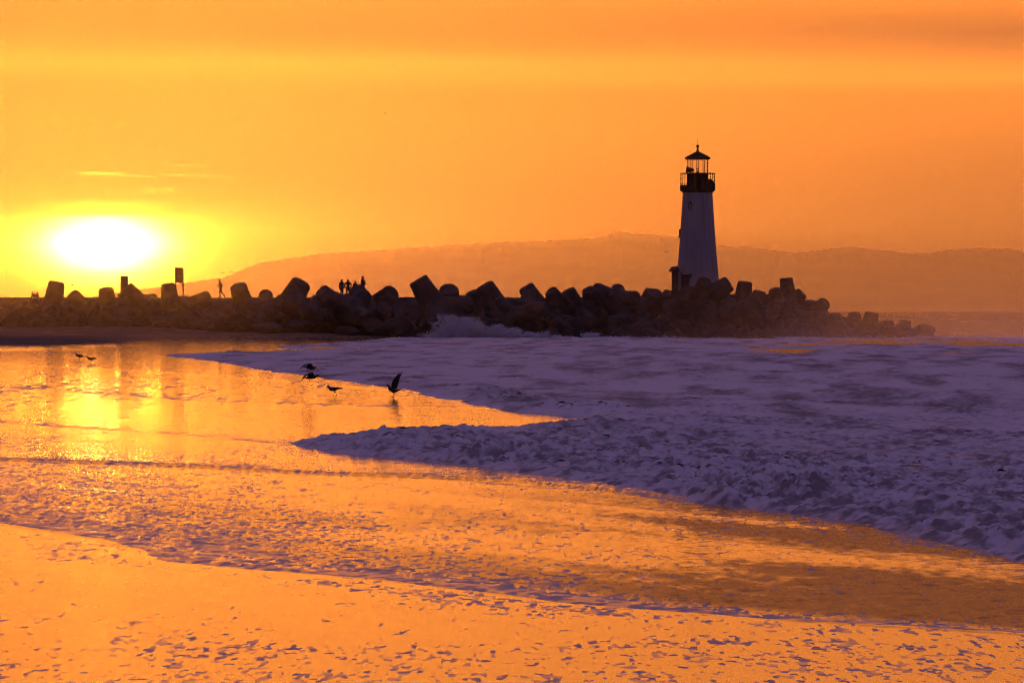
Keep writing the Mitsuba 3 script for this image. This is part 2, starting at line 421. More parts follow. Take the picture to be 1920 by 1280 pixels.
def foam_amount(p, n, uv):
    x, y = p.x, p.y
    patch = fbm(x * 0.12, y * 0.035, 8.0, octaves=3)
    near = fbm(x * 7.0, y * 3.0, 3.0, octaves=3)
    far = fbm(x * 0.20, y * 0.06, 5.0, octaves=4)
    k = smoothstep(70, 170, y)
    lace = near * (1 - k) + far * k
    v = 0.45 * patch + 0.55 * lace
    open_ = smoothstep(200, 400, y) * 0.02 + smoothstep(4, 30, x) * smoothstep(180, 320, y) * 0.14 + smoothstep(425, 520, y) * 0.2
    return (1 - smoothstep(-0.03, 0.05, v - (0.665 - open_ + 0.03 * (1 - k) + 0.09 * smoothstep(75, 100, y) * (1 - smoothstep(230, 290, y))))) * 0.96


mat('sea_water', {'type': 'roughplastic', 'distribution': 'ggx', 'alpha': 0.12, 'int_ior': 1.33, 'diffuse_reflectance': rgb(0.035, 0.032, 0.035)})
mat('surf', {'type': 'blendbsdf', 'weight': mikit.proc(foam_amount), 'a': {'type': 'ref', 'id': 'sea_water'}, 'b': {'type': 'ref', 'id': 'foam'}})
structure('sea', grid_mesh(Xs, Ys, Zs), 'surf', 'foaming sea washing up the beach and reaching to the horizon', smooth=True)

# ------------------------------------------------------------------ hills across the bay


def hill(key, ridge, d, depth, bsdf, label, seed):
    px = np.linspace(ridge[0][0], ridge[-1][0], 1500)
    py = np.interp(px, [r[0] for r in ridge], [r[1] for r in ridge])
    top = (583 - py) / F * d * (1 + 0)
    x = (px - 960) / F * d
    V = np.linspace(0, 1, 14)
    X, W = np.meshgrid(x, V)
    Htop = np.tile(top, (len(V), 1))
    prof = np.sin(W * np.pi) ** 0.8
    Y = d + (W - 0.5) * depth
    Z = Htop * prof + (48 * N(X / 750, Y / 750, seed, 5) + 20 * N(X / 100, Y / 100, seed + 3, 3)) * np.minimum(prof * 2, 1) * np.minimum(Htop / 170, 1) - 2 * (1 - prof)
    structure(key, grid_mesh(X, Y, np.minimum(Z, HAZE_TOP - 40)), bsdf, label, smooth=True)


hill('hills', [(-400, 575), (150, 560), (420, 520), (490, 492), (600, 476), (720, 467), (830, 459), (940, 454), (1040, 449), (1110, 445), (1140, 440), (1160, 433), (1185, 439),
               (1240, 441), (1290, 447), (1340, 458), (1420, 470), (1500, 490), (1600, 520), (1750, 560), (1900, 580)], 58500, 6600, 'hillside', 'far long ridge across the bay fading into orange haze', 51)
hill('hills_001', [(1000, 580), (1150, 520), (1240, 478), (1340, 462), (1390, 461), (1440, 466), (1485, 474), (1520, 470), (1560, 464), (1600, 462), (1640, 467), (1680, 473), (1700, 475),
                   (1740, 474), (1775, 469), (1830, 465), (1880, 466), (1930, 471), (2100, 480), (2500, 530), (2900, 578)], 52500, 6000, 'hillside', 'nearer darker ridge on the right across the bay', 61)

# ------------------------------------------------------------------ breakwater: core, walkway
JY = 441.0                                   # distance of the walkway's middle


def crest(x):
    """Height of the breakwater's core along its length."""
    return np.interp(x, [-90, -46, -34, -12, 6, 14, 22, 26, 30, 34, 38, 41, 46], [3.5, 3.5, 3.5, 3.5, 3.5, 3.6, 3.0, 2.0, 1.1, 0.4, -0.1, -0.8, -1.5])


jetty = thing('breakwater', 'long dark breakwater of rubble with a walkway along its top', 'breakwater')
cx = np.linspace(-95, 46, 330)
cv = np.linspace(-1, 1, 40)
CX, CV = np.meshgrid(cx, cv)
CZ = crest(CX)
CW = 4.0 + np.abs(CV) * 0
halfw = 2.4 + 1.5 * (CZ + 1.5)
CYY = JY + CV * halfw
CH = -1.5 + (CZ + 1.5) * np.clip((1 - np.abs(CV)) * halfw / np.maximum(halfw - 2.2, .1), 0, 1)
CH = CH + 0.8 * N(CX * 0.5, CYY * 0.5, 71, 4) * (np.abs(CV) * halfw > 2.0)
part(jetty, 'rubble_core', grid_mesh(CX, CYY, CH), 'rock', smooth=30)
for k in range(11):
    x0 = -92 + k * 9.8
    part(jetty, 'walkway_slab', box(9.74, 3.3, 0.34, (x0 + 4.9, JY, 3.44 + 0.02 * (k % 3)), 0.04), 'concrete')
part(jetty, 'platform', box(7.6, 5.2, 1.0, (16.4, JY, 3.42), 0.08), 'concrete')

# ------------------------------------------------------------------ tetrapods
TETRA = np.array([[0, 0, 1.0], [0.9428, 0, -1 / 3], [-0.4714, 0.8165, -1 / 3], [-0.4714, -0.8165, -1 / 3]])


LEG = 3.0


def tetrapod_mesh(seed, seg=24):
    """Four blunt tapering legs, LEG metres from centre to tip, the first along +z; slight wear."""
    M = manifold3d.Manifold
    leg = M.cylinder(LEG - 0.10, 1.16, 0.80, seg) + M.cylinder(0.10, 0.80, 0.72, seg).translate((0, 0, LEG - 0.10))
    out = M.sphere(1.16, seg)
    for a in TETRA:
        R = trimesh.geometry.align_vectors([0, 0, 1], a)
        out = out + leg.transform(R[:3, :4])
    m = man2tri(out.refine_to_length(0.6))
    v = m.vertices
    m.vertices = v + 0.05 * (np.stack([meshkit.fbm(v * 1.7, 3, seed + 9 * k) for k in range(3)], -1) - 0.5)
    return m


TET_MESH = [tetrapod_mesh(80 + k) for k in range(4)]
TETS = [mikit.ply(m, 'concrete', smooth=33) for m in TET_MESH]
HULL = np.vstack([a * LEG + 0.75 * np.array(q) for a in TETRA for q in ((1, 0, 0), (-1, 0, 0), (0, 1, 0), (0, -1, 0), (0, 0, 1), (0, 0, -1), (.7, .7, 0), (-.7, .7, 0))] + [1.1 * np.eye(3), -1.1 * np.eye(3)] + [a * LEG * t + (1.13 - 0.36 * t) * np.array(q) for t in (0.4, 0.7) for a in TETRA for q in ((1, 0, 0), (-1, 0, 0), (0, 1, 0), (0, -1, 0), (0, 0, 1), (.7, .7, 0), (-.7, .7, 0), (.7, 0, .7), (-.7, 0, .7), (0, .7, .7), (0, -.7, .7))])
# the breakwater's outline against the sky in the photograph, which no other leg should pass
OUTLINE = np.array([(-200, 560), (0, 558), (30, 563), (78, 567), (92, 530), (100, 526), (116, 531), (118, 564), (130, 551), (138, 546), (150, 552), (167, 561), (183, 560), (184, 548), (192, 538), (205, 536), (216, 553), (226, 541), (240, 534),
                    (272, 550), (300, 547), (306, 531), (316, 527), (328, 532), (331, 555), (349, 557), (385, 545), (395, 548), (402, 557), (430, 557), (431, 535), (440, 530), (452, 530), (459, 540), (465, 552), (480, 553), (488, 548), (505, 547),
                    (512, 550), (531, 544), (555, 516), (562, 513), (575, 518), (578, 555), (590, 553), (591, 548), (597, 538), (606, 534), (615, 537), (638, 553), (655, 552), (660, 538), (668, 533), (680, 536), (703, 552), (725, 538), (735, 537), (745, 544),
                    (747, 556), (766, 555), (767, 533), (775, 521), (783, 517), (790, 519), (813, 539), (835, 533), (845, 533), (855, 540), (870, 558), (884, 541), (897, 539), (905, 530), (912, 527), (944, 557), (970, 559), (971, 549), (980, 535),
                    (990, 531), (1018, 556), (1025, 547), (1035, 539), (1050, 550), (1057, 542), (1070, 540), (1080, 551), (1092, 541), (1105, 535), (1112, 535), (1125, 546), (1135, 551), (1152, 542), (1190, 550), (1222, 541), (1243, 549), (1258, 542),
                    (1270, 535), (1310, 528), (1315, 520), (1325, 519), (1333, 527), (1345, 527), (1364, 517), (1373, 520), (1384, 540), (1390, 528), (1410, 530), (1412, 545), (1425, 544), (1440, 551), (1447, 543), (1462, 548), (1463, 524), (1468, 521),
                    (1480, 521), (1485, 525), (1490, 550), (1502, 544), (1514, 556), (1530, 566), (1542, 563), (1553, 563), (1559, 584), (1590, 595), (1593, 588), (1600, 584), (1612, 588), (1615, 600), (1625, 588), (1632, 583), (1645, 588), (1647, 598),
                    (1653, 605), (1660, 598), (1680, 608), (1697, 600), (1710, 613), (1727, 608), (1739, 607), (1752, 612), (1762, 632), (1800, 650)], float)
tet_count = [0]


def over_outline(M, skip_first):
    v = HULL[8 if skip_first else 0:] @ M[:3, :3].T + M[:3, 3]
    px, py = 960 + v[:, 0] / v[:, 1] * F, 583 - (v[:, 2] - EYE) / v[:, 1] * F
    return np.maximum(np.interp(px, OUTLINE[:, 0], OUTLINE[:, 1]) - py, 0).sum()


def tetrapod_matrix(tip, axis, rpx, roll):
    a = np.array([axis[0], -axis[2], axis[1]], float)
    a /= np.linalg.norm(a)
    s = rpx / F * tip[1] / 0.78
    M = np.eye(4)
    M[:3, 3] = tip - a * LEG * s
    return M @ trimesh.geometry.align_vectors([0, 0, 1], a) @ np.diag([s, s, s, 1]) @ trimesh.transformations.rotation_matrix(math.radians(roll), [0, 0, 1])


def tetrapod(label, tip, axis, rpx, roll=0.0, group=None, M=None):
    """A tetrapod whose first leg ends at the point tip and points along axis (right, up, towards the camera); rpx its tip radius in photograph pixels.
    It is rolled about that leg until its other legs stay below the outline."""
    if M is None:
        best = None
        for t in range(40):
            j = np.random.default_rng(t).normal(size=3) * 0.16 * (t > 3)
            drop = (0, 0, 3, 6)[t % 4]
            for q in range(0, 120, 12):
                m = tetrapod_matrix(tip - [0, 0, drop * tip[1] / F], np.array(axis) + j, rpx, roll + q)
                cost = over_outline(m, True) + 0.15 * over_outline(m, False) + 8 * np.linalg.norm(j) + 1.2 * drop
                if best is None or cost < best[0]:
                    best = (cost, m)
        M = best[1]
    key = thing('tetrapod', label, 'tetrapod', group)
    scene[key] = {**TETS[tet_count[0] % 4], 'to_world': T(M.tolist())}
    tet_count[0] += 1


# (px, py of the tip's middle, axis right/up/towards, tip radius px, distance, roll, label)
SKYLINE = [
    (106, 533, (0.16, 1, 0.15), 14.5, 437, 40, 'tall blunt tetrapod leg standing upright at the far left beside the folding barrier'),
    (135, 553, (-0.75, 0.55, 0.55), 13, 436, 0, 'low tilted tetrapod just right of the tall leftmost upright one'),
    (199, 546, (-0.08, 1, 0.35), 14, 437, 20, 'stubby round-topped tetrapod leg right below the sun'),
    (238, 541, (-0.75, 0.62, 0.2), 11, 434, 50, 'tetrapod leg sloping down to the right in front of the square concrete pillar'),
    (316, 537, (-0.05, 1, 0.2), 13.5, 436, 10, 'round-topped tetrapod leg left of the rusty sign on posts'),
    (392, 553, (0.92, 0.3, 0.2), 12, 434, 30, 'tetrapod leg lying nearly flat left of the jogger and pointing right'),
    (446, 538, (-0.25, 1, 0.3), 15, 436, 25, 'round-headed tetrapod leg right of the jogger'),
    (498, 556, (0.05, 0.6, 0.8), 13, 436, 0, 'small rounded dome of a tetrapod between the jogger and the big leaning leg'),
    (566, 527, (0.72, 0.8, 0.1), 18.5, 434, 15, 'biggest tetrapod leg leaning up to the right, left of the group of people'),
    (602, 549, (-0.75, 0.52, 0.42), 14.5, 433, 40, 'tetrapod leg leaning up to the left just left of the standing people'),
    (669, 546, (-0.2, 0.75, 0.6), 15, 434, 10, 'broad tetrapod that hides the legs of the two right-hand people'),
    (735, 552, (0.70, 0.42, 0.58), 16, 433, 0, 'tetrapod leg with its round end towards the right of the group of people'),
    (783, 528, (-0.66, 0.74, 0.15), 18, 434, 55, 'bold tetrapod leg leaning up to the left above the breaking splash'),
    (842, 546, (0.05, 0.75, 0.6), 18, 435, 5, 'rounded tetrapod hump directly above the splash'),
    (884, 552, (-0.35, 0.85, 0.3), 13, 438, 30, 'partly hidden tetrapod leg behind the sharp tilted one'),
    (908, 538, (-0.62, 0.75, 0.15), 17, 434, 20, 'sharp-edged tetrapod leg tilted left between the splash and the bare walkway'),
    (985, 541, (-0.66, 0.72, 0.2), 14.5, 434, 35, 'tetrapod leg tilted left right of the bare stretch of walkway'),
    (1032, 549, (-0.55, 0.72, 0.35), 12.5, 434, 0, 'first of two close tetrapod legs leaning left midway to the lighthouse'),
    (1065, 548, (-0.40, 0.85, 0.2), 13, 433, 25, 'second of two close tetrapod legs leaning left midway to the lighthouse'),
    (1106, 547, (-0.15, 0.85, 0.5), 14.5, 434, 50, 'broad-headed tetrapod leg left of the flat slab-like one'),
    (1148, 551, (-0.45, 0.8, 0.3), 12.5, 434, 15, 'narrow tetrapod leg beside the long sloping one left of the lighthouse'),
    (1195, 556, (0.9, -0.10, 0.4), 13, 434, 45, 'tetrapod leg lying flat and sloping right, left of the lighthouse'),
    (1221, 548, (0.25, 0.6, 0.2), 11, 446, 45, 'hazy tetrapod hump on the back of the breakwater left of the lighthouse'),
    (1228, 553, (0.1, 0.75, 0.6), 14, 433, 10, 'rounded dark tetrapod just left of the small roofed post'),
    (1255, 552, (0.3, 0.7, -0.3), 11, 445, 10, 'tetrapod half hidden behind the foot of the small roofed post'),
    (1322, 532, (0.42, 0.6, 0.68), 13.5, 431, 0, 'tetrapod leg with its round end facing us, against the right foot of the lighthouse'),
    (1368, 529, (0.85, 0.52, 0.12), 15, 433, 20, 'thick tetrapod leg leaning up to the right at the right foot of the lighthouse'),
    (1397, 532, (0.12, 1, 0.1), 13, 437, 0, 'pale upright blunt tetrapod leg right of the lighthouse'),
    (1425, 550, (0.2, 0.75, 0.1), 12, 443, 40, 'hazy low tetrapod between the pale upright leg and the tallest one'),
    (1453, 548, (-0.1, 0.8, 0.5), 12, 437, 30, 'round tetrapod head tucked against the tall upright leg on the right'),
    (1474, 525, (-0.04, 1, 0.05), 11.5, 440, 0, 'tallest tetrapod leg standing upright right of the lighthouse'),
    (1504, 553, (0.62, 0.62, 0.2), 12, 440, 15, 'tetrapod leg leaning right, right beside the tall upright one'),
    (1520, 569, (0.1, 0.8, 0.2), 13, 438, 60, 'rounded tetrapod below the leg that leans right'),
    (1546, 572, (0.5, 0.5, 0.7), 12, 436, 20, 'tetrapod with its round end facing us at the shoulder of the pile'),
    (1566, 592, (0.0, 0.9, 0.2), 11, 439, 0, 'small upright tetrapod head where the pile drops towards the tip'),
    (1585, 595, (0.1, 0.9, 0.0), 8, 441, 0, 'little tetrapod peak between two rounded heads near the tip'),
    (1602, 590, (0.0, 1, 0.15), 11.5, 439, 30, 'blunt upright tetrapod head left of the tilted one near the tip'),
    (1635, 590, (0.22, 1, 0.1), 12.5, 438, 45, 'blunt tetrapod leg leaning slightly right near the tip'),
    (1664, 603, (0.0, 1, 0.2), 12, 437, 15, 'low rounded tetrapod head third from the tip'),
    (1697, 606, (0.15, 0.9, 0.3), 11, 437, 30, 'pointed low tetrapod second from the tip'),
    (1728, 614, (-0.1, 0.9, 0.3), 9, 437, 0, 'small low tetrapod head left of the outermost one'),
    (1744, 615, (0.4, 0.85, 0.2), 12, 436, 25, 'outermost tetrapod at the very tip of the breakwater'),
    # front row that can be told apart
    (946, 573, (-0.80, 0.25, 0.5), 13, 430, 20, 'pale-edged tetrapod leg pointing left at the right end of the splash'),
    (990, 586, (0.8, 0.15, 0.5), 10, 429, 50, 'tetrapod leg lying low and pointing right at the end of the splash'),
    (1541, 588, (0.0, 1, 0.25), 13, 431, 10, 'dark upright tetrapod leg standing at the waterline on the right'),
    (1575, 606, (0.15, 0.9, 0.2), 12, 432, 30, 'dim tetrapod leg beside the dark upright one at the waterline'),
    (1452, 593, (0.3, 0.2, 0.95), 9.5, 430, 0, 'tetrapod with a pale flat end facing us low on the right'),
    (1465, 566, (-0.15, 1, 0.3), 15, 433, 40, 'wide dark tetrapod leg in front of the tall upright one'),
    (1425, 566, (0.85, 0.5, 0.25), 13, 432, 10, 'tetrapod leg pointing right below the pale upright one'),
    (1365, 575, (-0.1, 0.6, 0.75), 15, 430, 0, 'tetrapod with its end towards us below the thick leaning leg'),
    (1320, 572, (-0.5, 0.75, 0.4), 14, 431, 30, 'tetrapod leg rising left below the lighthouse foot'),
    (1150, 598, (-0.2, 0.9, 0.35), 12, 430, 0, 'pale-sided tetrapod leg rising from the foam left of the lighthouse'),
    (1030, 592, (-0.55, 0.75, 0.4), 12, 430, 15, 'tetrapod leg leaning left above the foam midway along'),
    (600, 591, (0.9, -0.12, 0.35), 13, 431, 0, 'long tetrapod leg lying flat above the sand, left part'),
    (690, 598, (0.55, -0.45, 0.7), 15, 430, 20, 'tetrapod leg sloping down right to the sand below the people'),
    (545, 585, (-0.85, 0.22, 0.45), 12, 431, 40, 'tetrapod leg pointing left above the sand below the biggest leg'),
    (720, 580, (0.2, 0.5, 0.8), 15, 430, 50, 'tetrapod with its end towards us below the round-ended one'),
    (812, 600, (-0.4, 0.75, 0.5), 13, 430, 10, 'tetrapod leg behind the left edge of the splash'),
    (440, 585, (-0.7, 0.5, 0.5), 13, 431, 10, 'tetrapod leg sloping left below the jogger'),
]
for px, py, ax, r, d, roll, label in SKYLINE:
    tetrapod(label, at(px, py - 4, d), ax, r, roll)

# the dim rest of the pile, in sections
FILL = []
SECT = [(20, 420, 'dim tetrapod low in the glowing pile under the sun', 'tetrapods low in the pile under the sun', 9, (572, 598)),
        (470, 800, 'dark tetrapod low in the pile under the people', 'tetrapods low in the pile under the people', 9, (575, 606)),
        (860, 1090, 'dark tetrapod low in the pile between splash and lighthouse', 'tetrapods low in the pile between splash and lighthouse', 10, (575, 616)),
        (1090, 1290, 'dark tetrapod low in the pile left of the lighthouse', 'tetrapods low in the pile left of the lighthouse', 12, (572, 616)),
        (1290, 1520, 'misty tetrapod low in the pile right of the lighthouse', 'tetrapods low in the pile right of the lighthouse', 17, (572, 624)),
        (1520, 1745, 'misty tetrapod low in the pile near the tip', 'tetrapods low in the pile near the tip', 10, (606, 628))]
for x0, x1, label, group, n, (y0, y1) in SECT:
    for k in range(n):
        px = x0 + (x1 - x0) * (k + 0.5 + rng.uniform(-.3, .3)) / n
        py = y0 + (y1 - y0) * ((k * 0.618) % 1)
        d = 435.0 - 5.5 * (py - 570) / 55
        best = None
        for _ in range(40):
            ax = (rng.uniform(-0.9, 0.9), rng.uniform(0.1, 0.9), rng.uniform(0.2, 0.8))
            M = tetrapod_matrix(at(px, py, d), ax, rng.uniform(10, 13), rng.uniform(0, 120))
            bad = over_outline(M, False)
            if best is None or bad < best[0]:
                best = (bad, M)
        tetrapod(label, None, None, None, 0, group, best[1])
        FILL.append((f'tetrapod_{tet_count[0] - 1:03d}', px, py))

# ------------------------------------------------------------------ boulders at the foot of the breakwater, left half


def boulder_mesh(seed, sx, sy, sz):
    r = np.random.default_rng(seed)
    p = r.normal(size=(16, 3))
    p /= np.linalg.norm(p, axis=1, keepdims=True)
    m = trimesh.convex.convex_hull(p * r.uniform(0.8, 1.0, (16, 1)) * [sx, sy, sz])
    m = m.subdivide_to_size(max(sx, sy, sz) * 0.5)
    m.vertices += 0.07 * min(sx, sy, sz) * (np.stack([meshkit.noise(m.vertices * 2.3, seed + q) for q in range(3)], -1) - 0.5)
    return m


def boulder(label, p, size, seed, group=None, rot=0.0):
    key = thing('boulder', label, 'boulder', group)
    if group:
        FILL.append((key, 960 + p[0] / p[1] * F, 583 - (p[2] - EYE) / p[1] * F))
    m = boulder_mesh(seed, *size)
    m.apply_transform(trimesh.transformations.rotation_matrix(rot, [0, 1, 0]))
    m.apply_translation(p)
    put(key, m, 'rock', smooth=20)


ROCKS = [(500, 615, 428, (2.0, 1.2, 0.85), 'long wedge-shaped boulder on the sand below the biggest leaning tetrapod', 0.15),
         (420, 606, 431, (2.4, 1.4, 1.0), 'broad boulder on the sand below the jogger', -0.15),
         (650, 622, 428, (1.3, 1.0, 0.6), 'boulder at the edge of the foam below the people', 0.1),
         (560, 612, 430, (1.9, 1.3, 0.9), 'boulder on the sand right of the wedge-shaped one', -0.1),
         (745, 614, 428, (2.0, 1.2, 1.1), 'rounded boulder at the waterline left of the splash', 0.0),
         (700, 612, 429, (1.5, 1.1, 0.9), 'boulder between the people and the waterline', 0.2),
         (10, 566, 437, (1.2, 1.0, 0.5), 'flat boulder on the skyline at the left edge', 0.0),
         (36, 567, 437, (1.0, 1.0, 0.4), 'low boulder on the skyline left of the folding barrier', 0.1),
         (345, 600, 431, (2.2, 1.3, 1.1), 'boulder on the sand below the rusty sign', 0.1)]
for k, (px, py, d, size, label, rot) in enumerate(ROCKS):
    boulder(label, at(px, py, d), size, 300 + k, None, rot)
for k in range(26):
    px = -20 + 15.5 * k + rng.uniform(-6, 6)
    py = 578 + 26 * ((k * 0.618) % 1)
    boulder('dark boulder on the slope of the breakwater under the sun', at(px, py, 434.5 - 3.5 * (py - 578) / 26), (rng.uniform(.9, 1.6), rng.uniform(.8, 1.2), rng.uniform(.7, 1.0)), 340 + k,
            'boulders on the slope under the sun', rng.uniform(-.3, .3))
for k in range(14):
    px = 1000 + 52 * k + rng.uniform(-18, 18)
    boulder('dark wet boulder at the waterline under the tetrapods', at(px, 628 + rng.uniform(-4, 3), 427.5 + rng.uniform(-.5, 1)), (rng.uniform(.7, 1.3), rng.uniform(.7, 1.0), rng.uniform(.45, .8)), 380 + k,
            'boulders at the waterline', rng.uniform(-.3, .3))

# each of the dim pieces is told by the landmark on the skyline above it
MARKS = [(-20, 'the left picture edge'), (66, 'the folding barrier'), (106, 'the leftmost upright tetrapod'), (160, 'the gap right of the leftmost tetrapods'), (199, 'the stubby tetrapod right under the sun'), (233, 'the square pillar'), (275, 'the dip between pillar and sign'),
         (335, 'the rusty sign'), (385, 'the flat-lying tetrapod left of the jogger'), (414, 'the jogger'), (446, 'the tetrapod right of the jogger'), (498, 'the small dome left of the biggest leg'), (560, 'the biggest leaning leg'), (602, 'the leg left of the people'),
         (650, 'the standing people'), (690, 'the broad tetrapod before the people'), (735, 'the round-ended leg right of the people'), (783, 'the bold leg above the splash'), (842, 'the hump above the splash'), (908, 'the sharp-edged leg right of the splash'),
         (950, 'the bare stretch of walkway'), (985, 'the leg right of the bare walkway'), (1032, 'the first of the two close legs'), (1065, 'the second of the two close legs'), (1106, 'the broad-headed leg'), (1150, 'the narrow leg left of the lighthouse'),
         (1195, 'the flat sloping leg left of the lighthouse'), (1230, 'the dark head left of the roofed post'), (1263, 'the roofed post'), (1290, 'the lighthouse door'), (1322, 'the round leg end at the lighthouse foot'), (1368, 'the thick leg at the lighthouse foot'),
         (1397, 'the pale upright leg'), (1425, 'the gap beside the pale upright leg'), (1453, 'the round head beside the tallest leg'), (1474, 'the tallest upright leg'), (1504, 'the leg that leans right'), (1546, 'the shoulder of the pile'), (1575, 'the drop past the shoulder'),
         (1602, 'the blunt head near the tip'), (1635, 'the tilted head near the tip'), (1664, 'the third head from the tip'), (1697, 'the second head from the tip'), (1735, 'the outermost tetrapod')]
under = {}
for key, px, py in FILL:
    if key in labels:
        mark = min(MARKS, key=lambda q: abs(q[0] - px))[1]
        under.setdefault((labels[key]['category'], mark), []).append((px, py, key))
for (cat, mark), found in under.items():
    found.sort()
    n = len(found)
    low = sorted(found, key=lambda q: q[1])
    for k, (px, py, key) in enumerate(found):
        if n == 1:
            which = f'dark {cat} low in the pile below {mark}'
        elif n == 2:
            which = f"{'higher' if low[0][2] == key else 'lower'} of two dark {cat}s below {mark}"
        else:
            which = f"{('first', 'second', 'third', 'fourth', 'fifth', 'sixth')[k]} of {n} dark {cat}s from left below {mark}"
        labels[key]['label'] = which

# ------------------------------------------------------------------ lighthouse
LX, LY = float(at(1308, 500, JY)[0]), JY
P = JY / F                                   # metres per photograph pixel there


def zl(py):
    return EYE + (583 - py) * P


lh = thing('lighthouse', 'tapering white lighthouse with black lantern at the end of the breakwater', 'lighthouse')


def L(m):
    m.apply_translation([LX, LY, 0])
    return m


r0, r1 = 42.8 * P, 27.8 * P
z0, z1 = zl(556), zl(361)
prof = [(0, z0)] + [(r0 + (r1 - r0) * t - 0.05 * math.sin(math.pi * t), z0 + (z1 - z0) * t) for t in np.linspace(0, 1, 30)] + [(0, z1)]
tower = part(lh, 'tower', L(lathe(prof, 72)), 'plaster', smooth=40)
part(lh, 'cornice', L(lathe([(0, zl(362)), (27.6 * P, zl(362)), (28.6 * P, zl(360.5)), (31.2 * P, zl(358.6)), (31.2 * P, zl(358)), (0, zl(358))], 72)), 'black_paint', smooth=30)
part(lh, 'gallery_deck', L(lathe([(0, zl(358)), (33 * P, zl(358)), (33 * P, zl(348.4)), (32.4 * P, zl(348)), (0, zl(348))], 72)), 'black_paint', smooth=30)
part(lh, 'lantern_drum', L(lathe([(0, zl(348)), (20 * P, zl(348)), (20 * P, zl(325.4)), (20.6 * P, zl(325)), (0, zl(325))], 72)), 'black_paint', smooth=30)
for k in range(30):
    a = 2 * math.pi * (k + 0.35) / 30
    c = np.array([LX + 32.2 * P * math.cos(a), LY + 32.2 * P * math.sin(a), 0])
    part(lh, 'railing_post', tube(c + [0, 0, zl(348)], c + [0, 0, zl(325.4)], 0.028 if k % 3 == 0 else 0.018, n=8), 'black_paint', smooth=30)
for py, rr in ((325.4, 0.03), (345.6, 0.022)):
    ring = trimesh.creation.torus(32.2 * P, rr, major_sections=64, minor_sections=8)
    ring.apply_translation([LX, LY, zl(py)])
    part(lh, 'rail', ring, 'black_paint', smooth=True)
for k in range(10):
    a = 2 * math.pi * (k + 0.5) / 10 + 0.05
    c = np.array([LX + 19.4 * P * math.cos(a), LY + 19.4 * P * math.sin(a), 0])
    part(lh, 'mullion', tube(c + [0, 0, zl(325)], c + [0, 0, zl(299)], 0.034, n=8), 'black_paint', smooth=30)
    b = 2 * math.pi * (k + 1.5) / 10 + 0.05
    e = np.array([LX + 19.4 * P * math.cos(b), LY + 19.4 * P * math.sin(b), 0])
    q = np.array([c + [0, 0, zl(324.8)], e + [0, 0, zl(324.8)], e + [0, 0, zl(299)], c + [0, 0, zl(299)]])
    part(lh, 'lantern_pane', (q, np.array([[0, 1, 2], [0, 2, 3]])), 'pane')
roof = part(lh, 'roof', L(lathe([(0, zl(299)), (22.5 * P, zl(299.4)), (24 * P, zl(298)), (24.2 * P, zl(296)), (22 * P, zl(294.2)), (12 * P, zl(289)), (3.0 * P, zl(284.4)), (0, zl(284))], 10)), 'black_paint', smooth=25)
part(roof, 'finial', L(lathe([(0, zl(285)), (2.7 * P, zl(284.6)), (1.6 * P, zl(279.5)), (1.3 * P, zl(277.4)), (2.4 * P, zl(276.4)), (3.0 * P, zl(274.6)), (2.4 * P, zl(272.6)), (1.2 * P, zl(271.6)), (0, zl(271.4))], 24)), 'black_paint', smooth=30)
part(roof, 'lightning_rod', tube([LX, LY, zl(271.6)], [LX, LY, zl(260)], 0.016, 0.008, 8), 'black_paint')
lamp = part(lh, 'lamp', L(join([lathe([(0, zl(325)), (1.3 * P, zl(325)), (1.2 * P, zl(321.6)), (2.1 * P, zl(320.6)), (2.1 * P, zl(320)), (0, zl(320))], 20),
                                lathe([(0, zl(317.4)), (2.0 * P, zl(317.4)), (2.0 * P, zl(315.4)), (0, zl(315.2))], 20)])), 'grey_metal', smooth=30)
part(lamp, 'lens', L(lathe([(0, zl(320)), (1.2 * P, zl(320)), (1.2 * P, zl(317.4)), (0, zl(317.4))], 20)), 'pane', smooth=30)
# fog horn on the gallery, left of the lantern: a flared mouth on a short pedestal
hx, hy = LX - 15.0 * P, LY - 24.5 * P
horn = trimesh.creation.revolve(np.array([(0.0, -0.36), (0.12, -0.36), (0.15, -0.2), (0.21, 0.05), (0.30, 0.36), (0.27, 0.36), (0.13, -0.05), (0.0, -0.1)]), sections=24)
horn.apply_transform(trimesh.transformations.rotation_matrix(math.radians(-84), [0, 1, 0]))
horn.apply_translation([hx, hy, zl(319.5)])
hk = part(lh, 'fog_horn', horn, 'black_paint', smooth=30)
part(hk, 'pedestal', join([tube([hx, hy, zl(348)], [hx, hy, zl(321)], 0.05, n=10), box(0.26, 0.2, 0.12, (hx, hy, zl(322.6)), 0.02)]), 'black_paint')
# sloping hatch cover beside the drum on the right
hq = np.array([(20, 336), (25.2, 336), (32, 344.5), (32.4, 348), (20, 348)])
poly = trimesh.creation.extrude_polygon(__import__('shapely').Polygon([(LX + a * P, zl(b)) for a, b in hq]), 0.9, engine='earcut')
poly.apply_transform(np.array([[1, 0, 0, 0], [0, 0, -1, LY + 0.2], [0, 1, 0, 0], [0, 0, 0, 1.0]]))
part(lh, 'gallery_hatch', poly, 'black_paint')


def on_tower(dx_px, py, out=0.0):
    """A point on the tower's side facing us, dx pixels right of its axis."""
    z = zl(py)
    t = (z - z0) / (z1 - z0)
    r = r0 + (r1 - r0) * t - 0.05 * math.sin(math.pi * t) + out
    x = dx_px * P
    return np.array([LX + x, LY - math.sqrt(max(r * r - x * x, 0)), z])


win = on_tower(-14.5, 384)
wang = math.atan2(win[0] - LX, LY - win[1])
Rw = trimesh.transformations.rotation_matrix(wang, [0, 0, 1])


def facing(m, p, ang_m):
    m.apply_transform(ang_m)
    m.apply_translation(p)
    return m


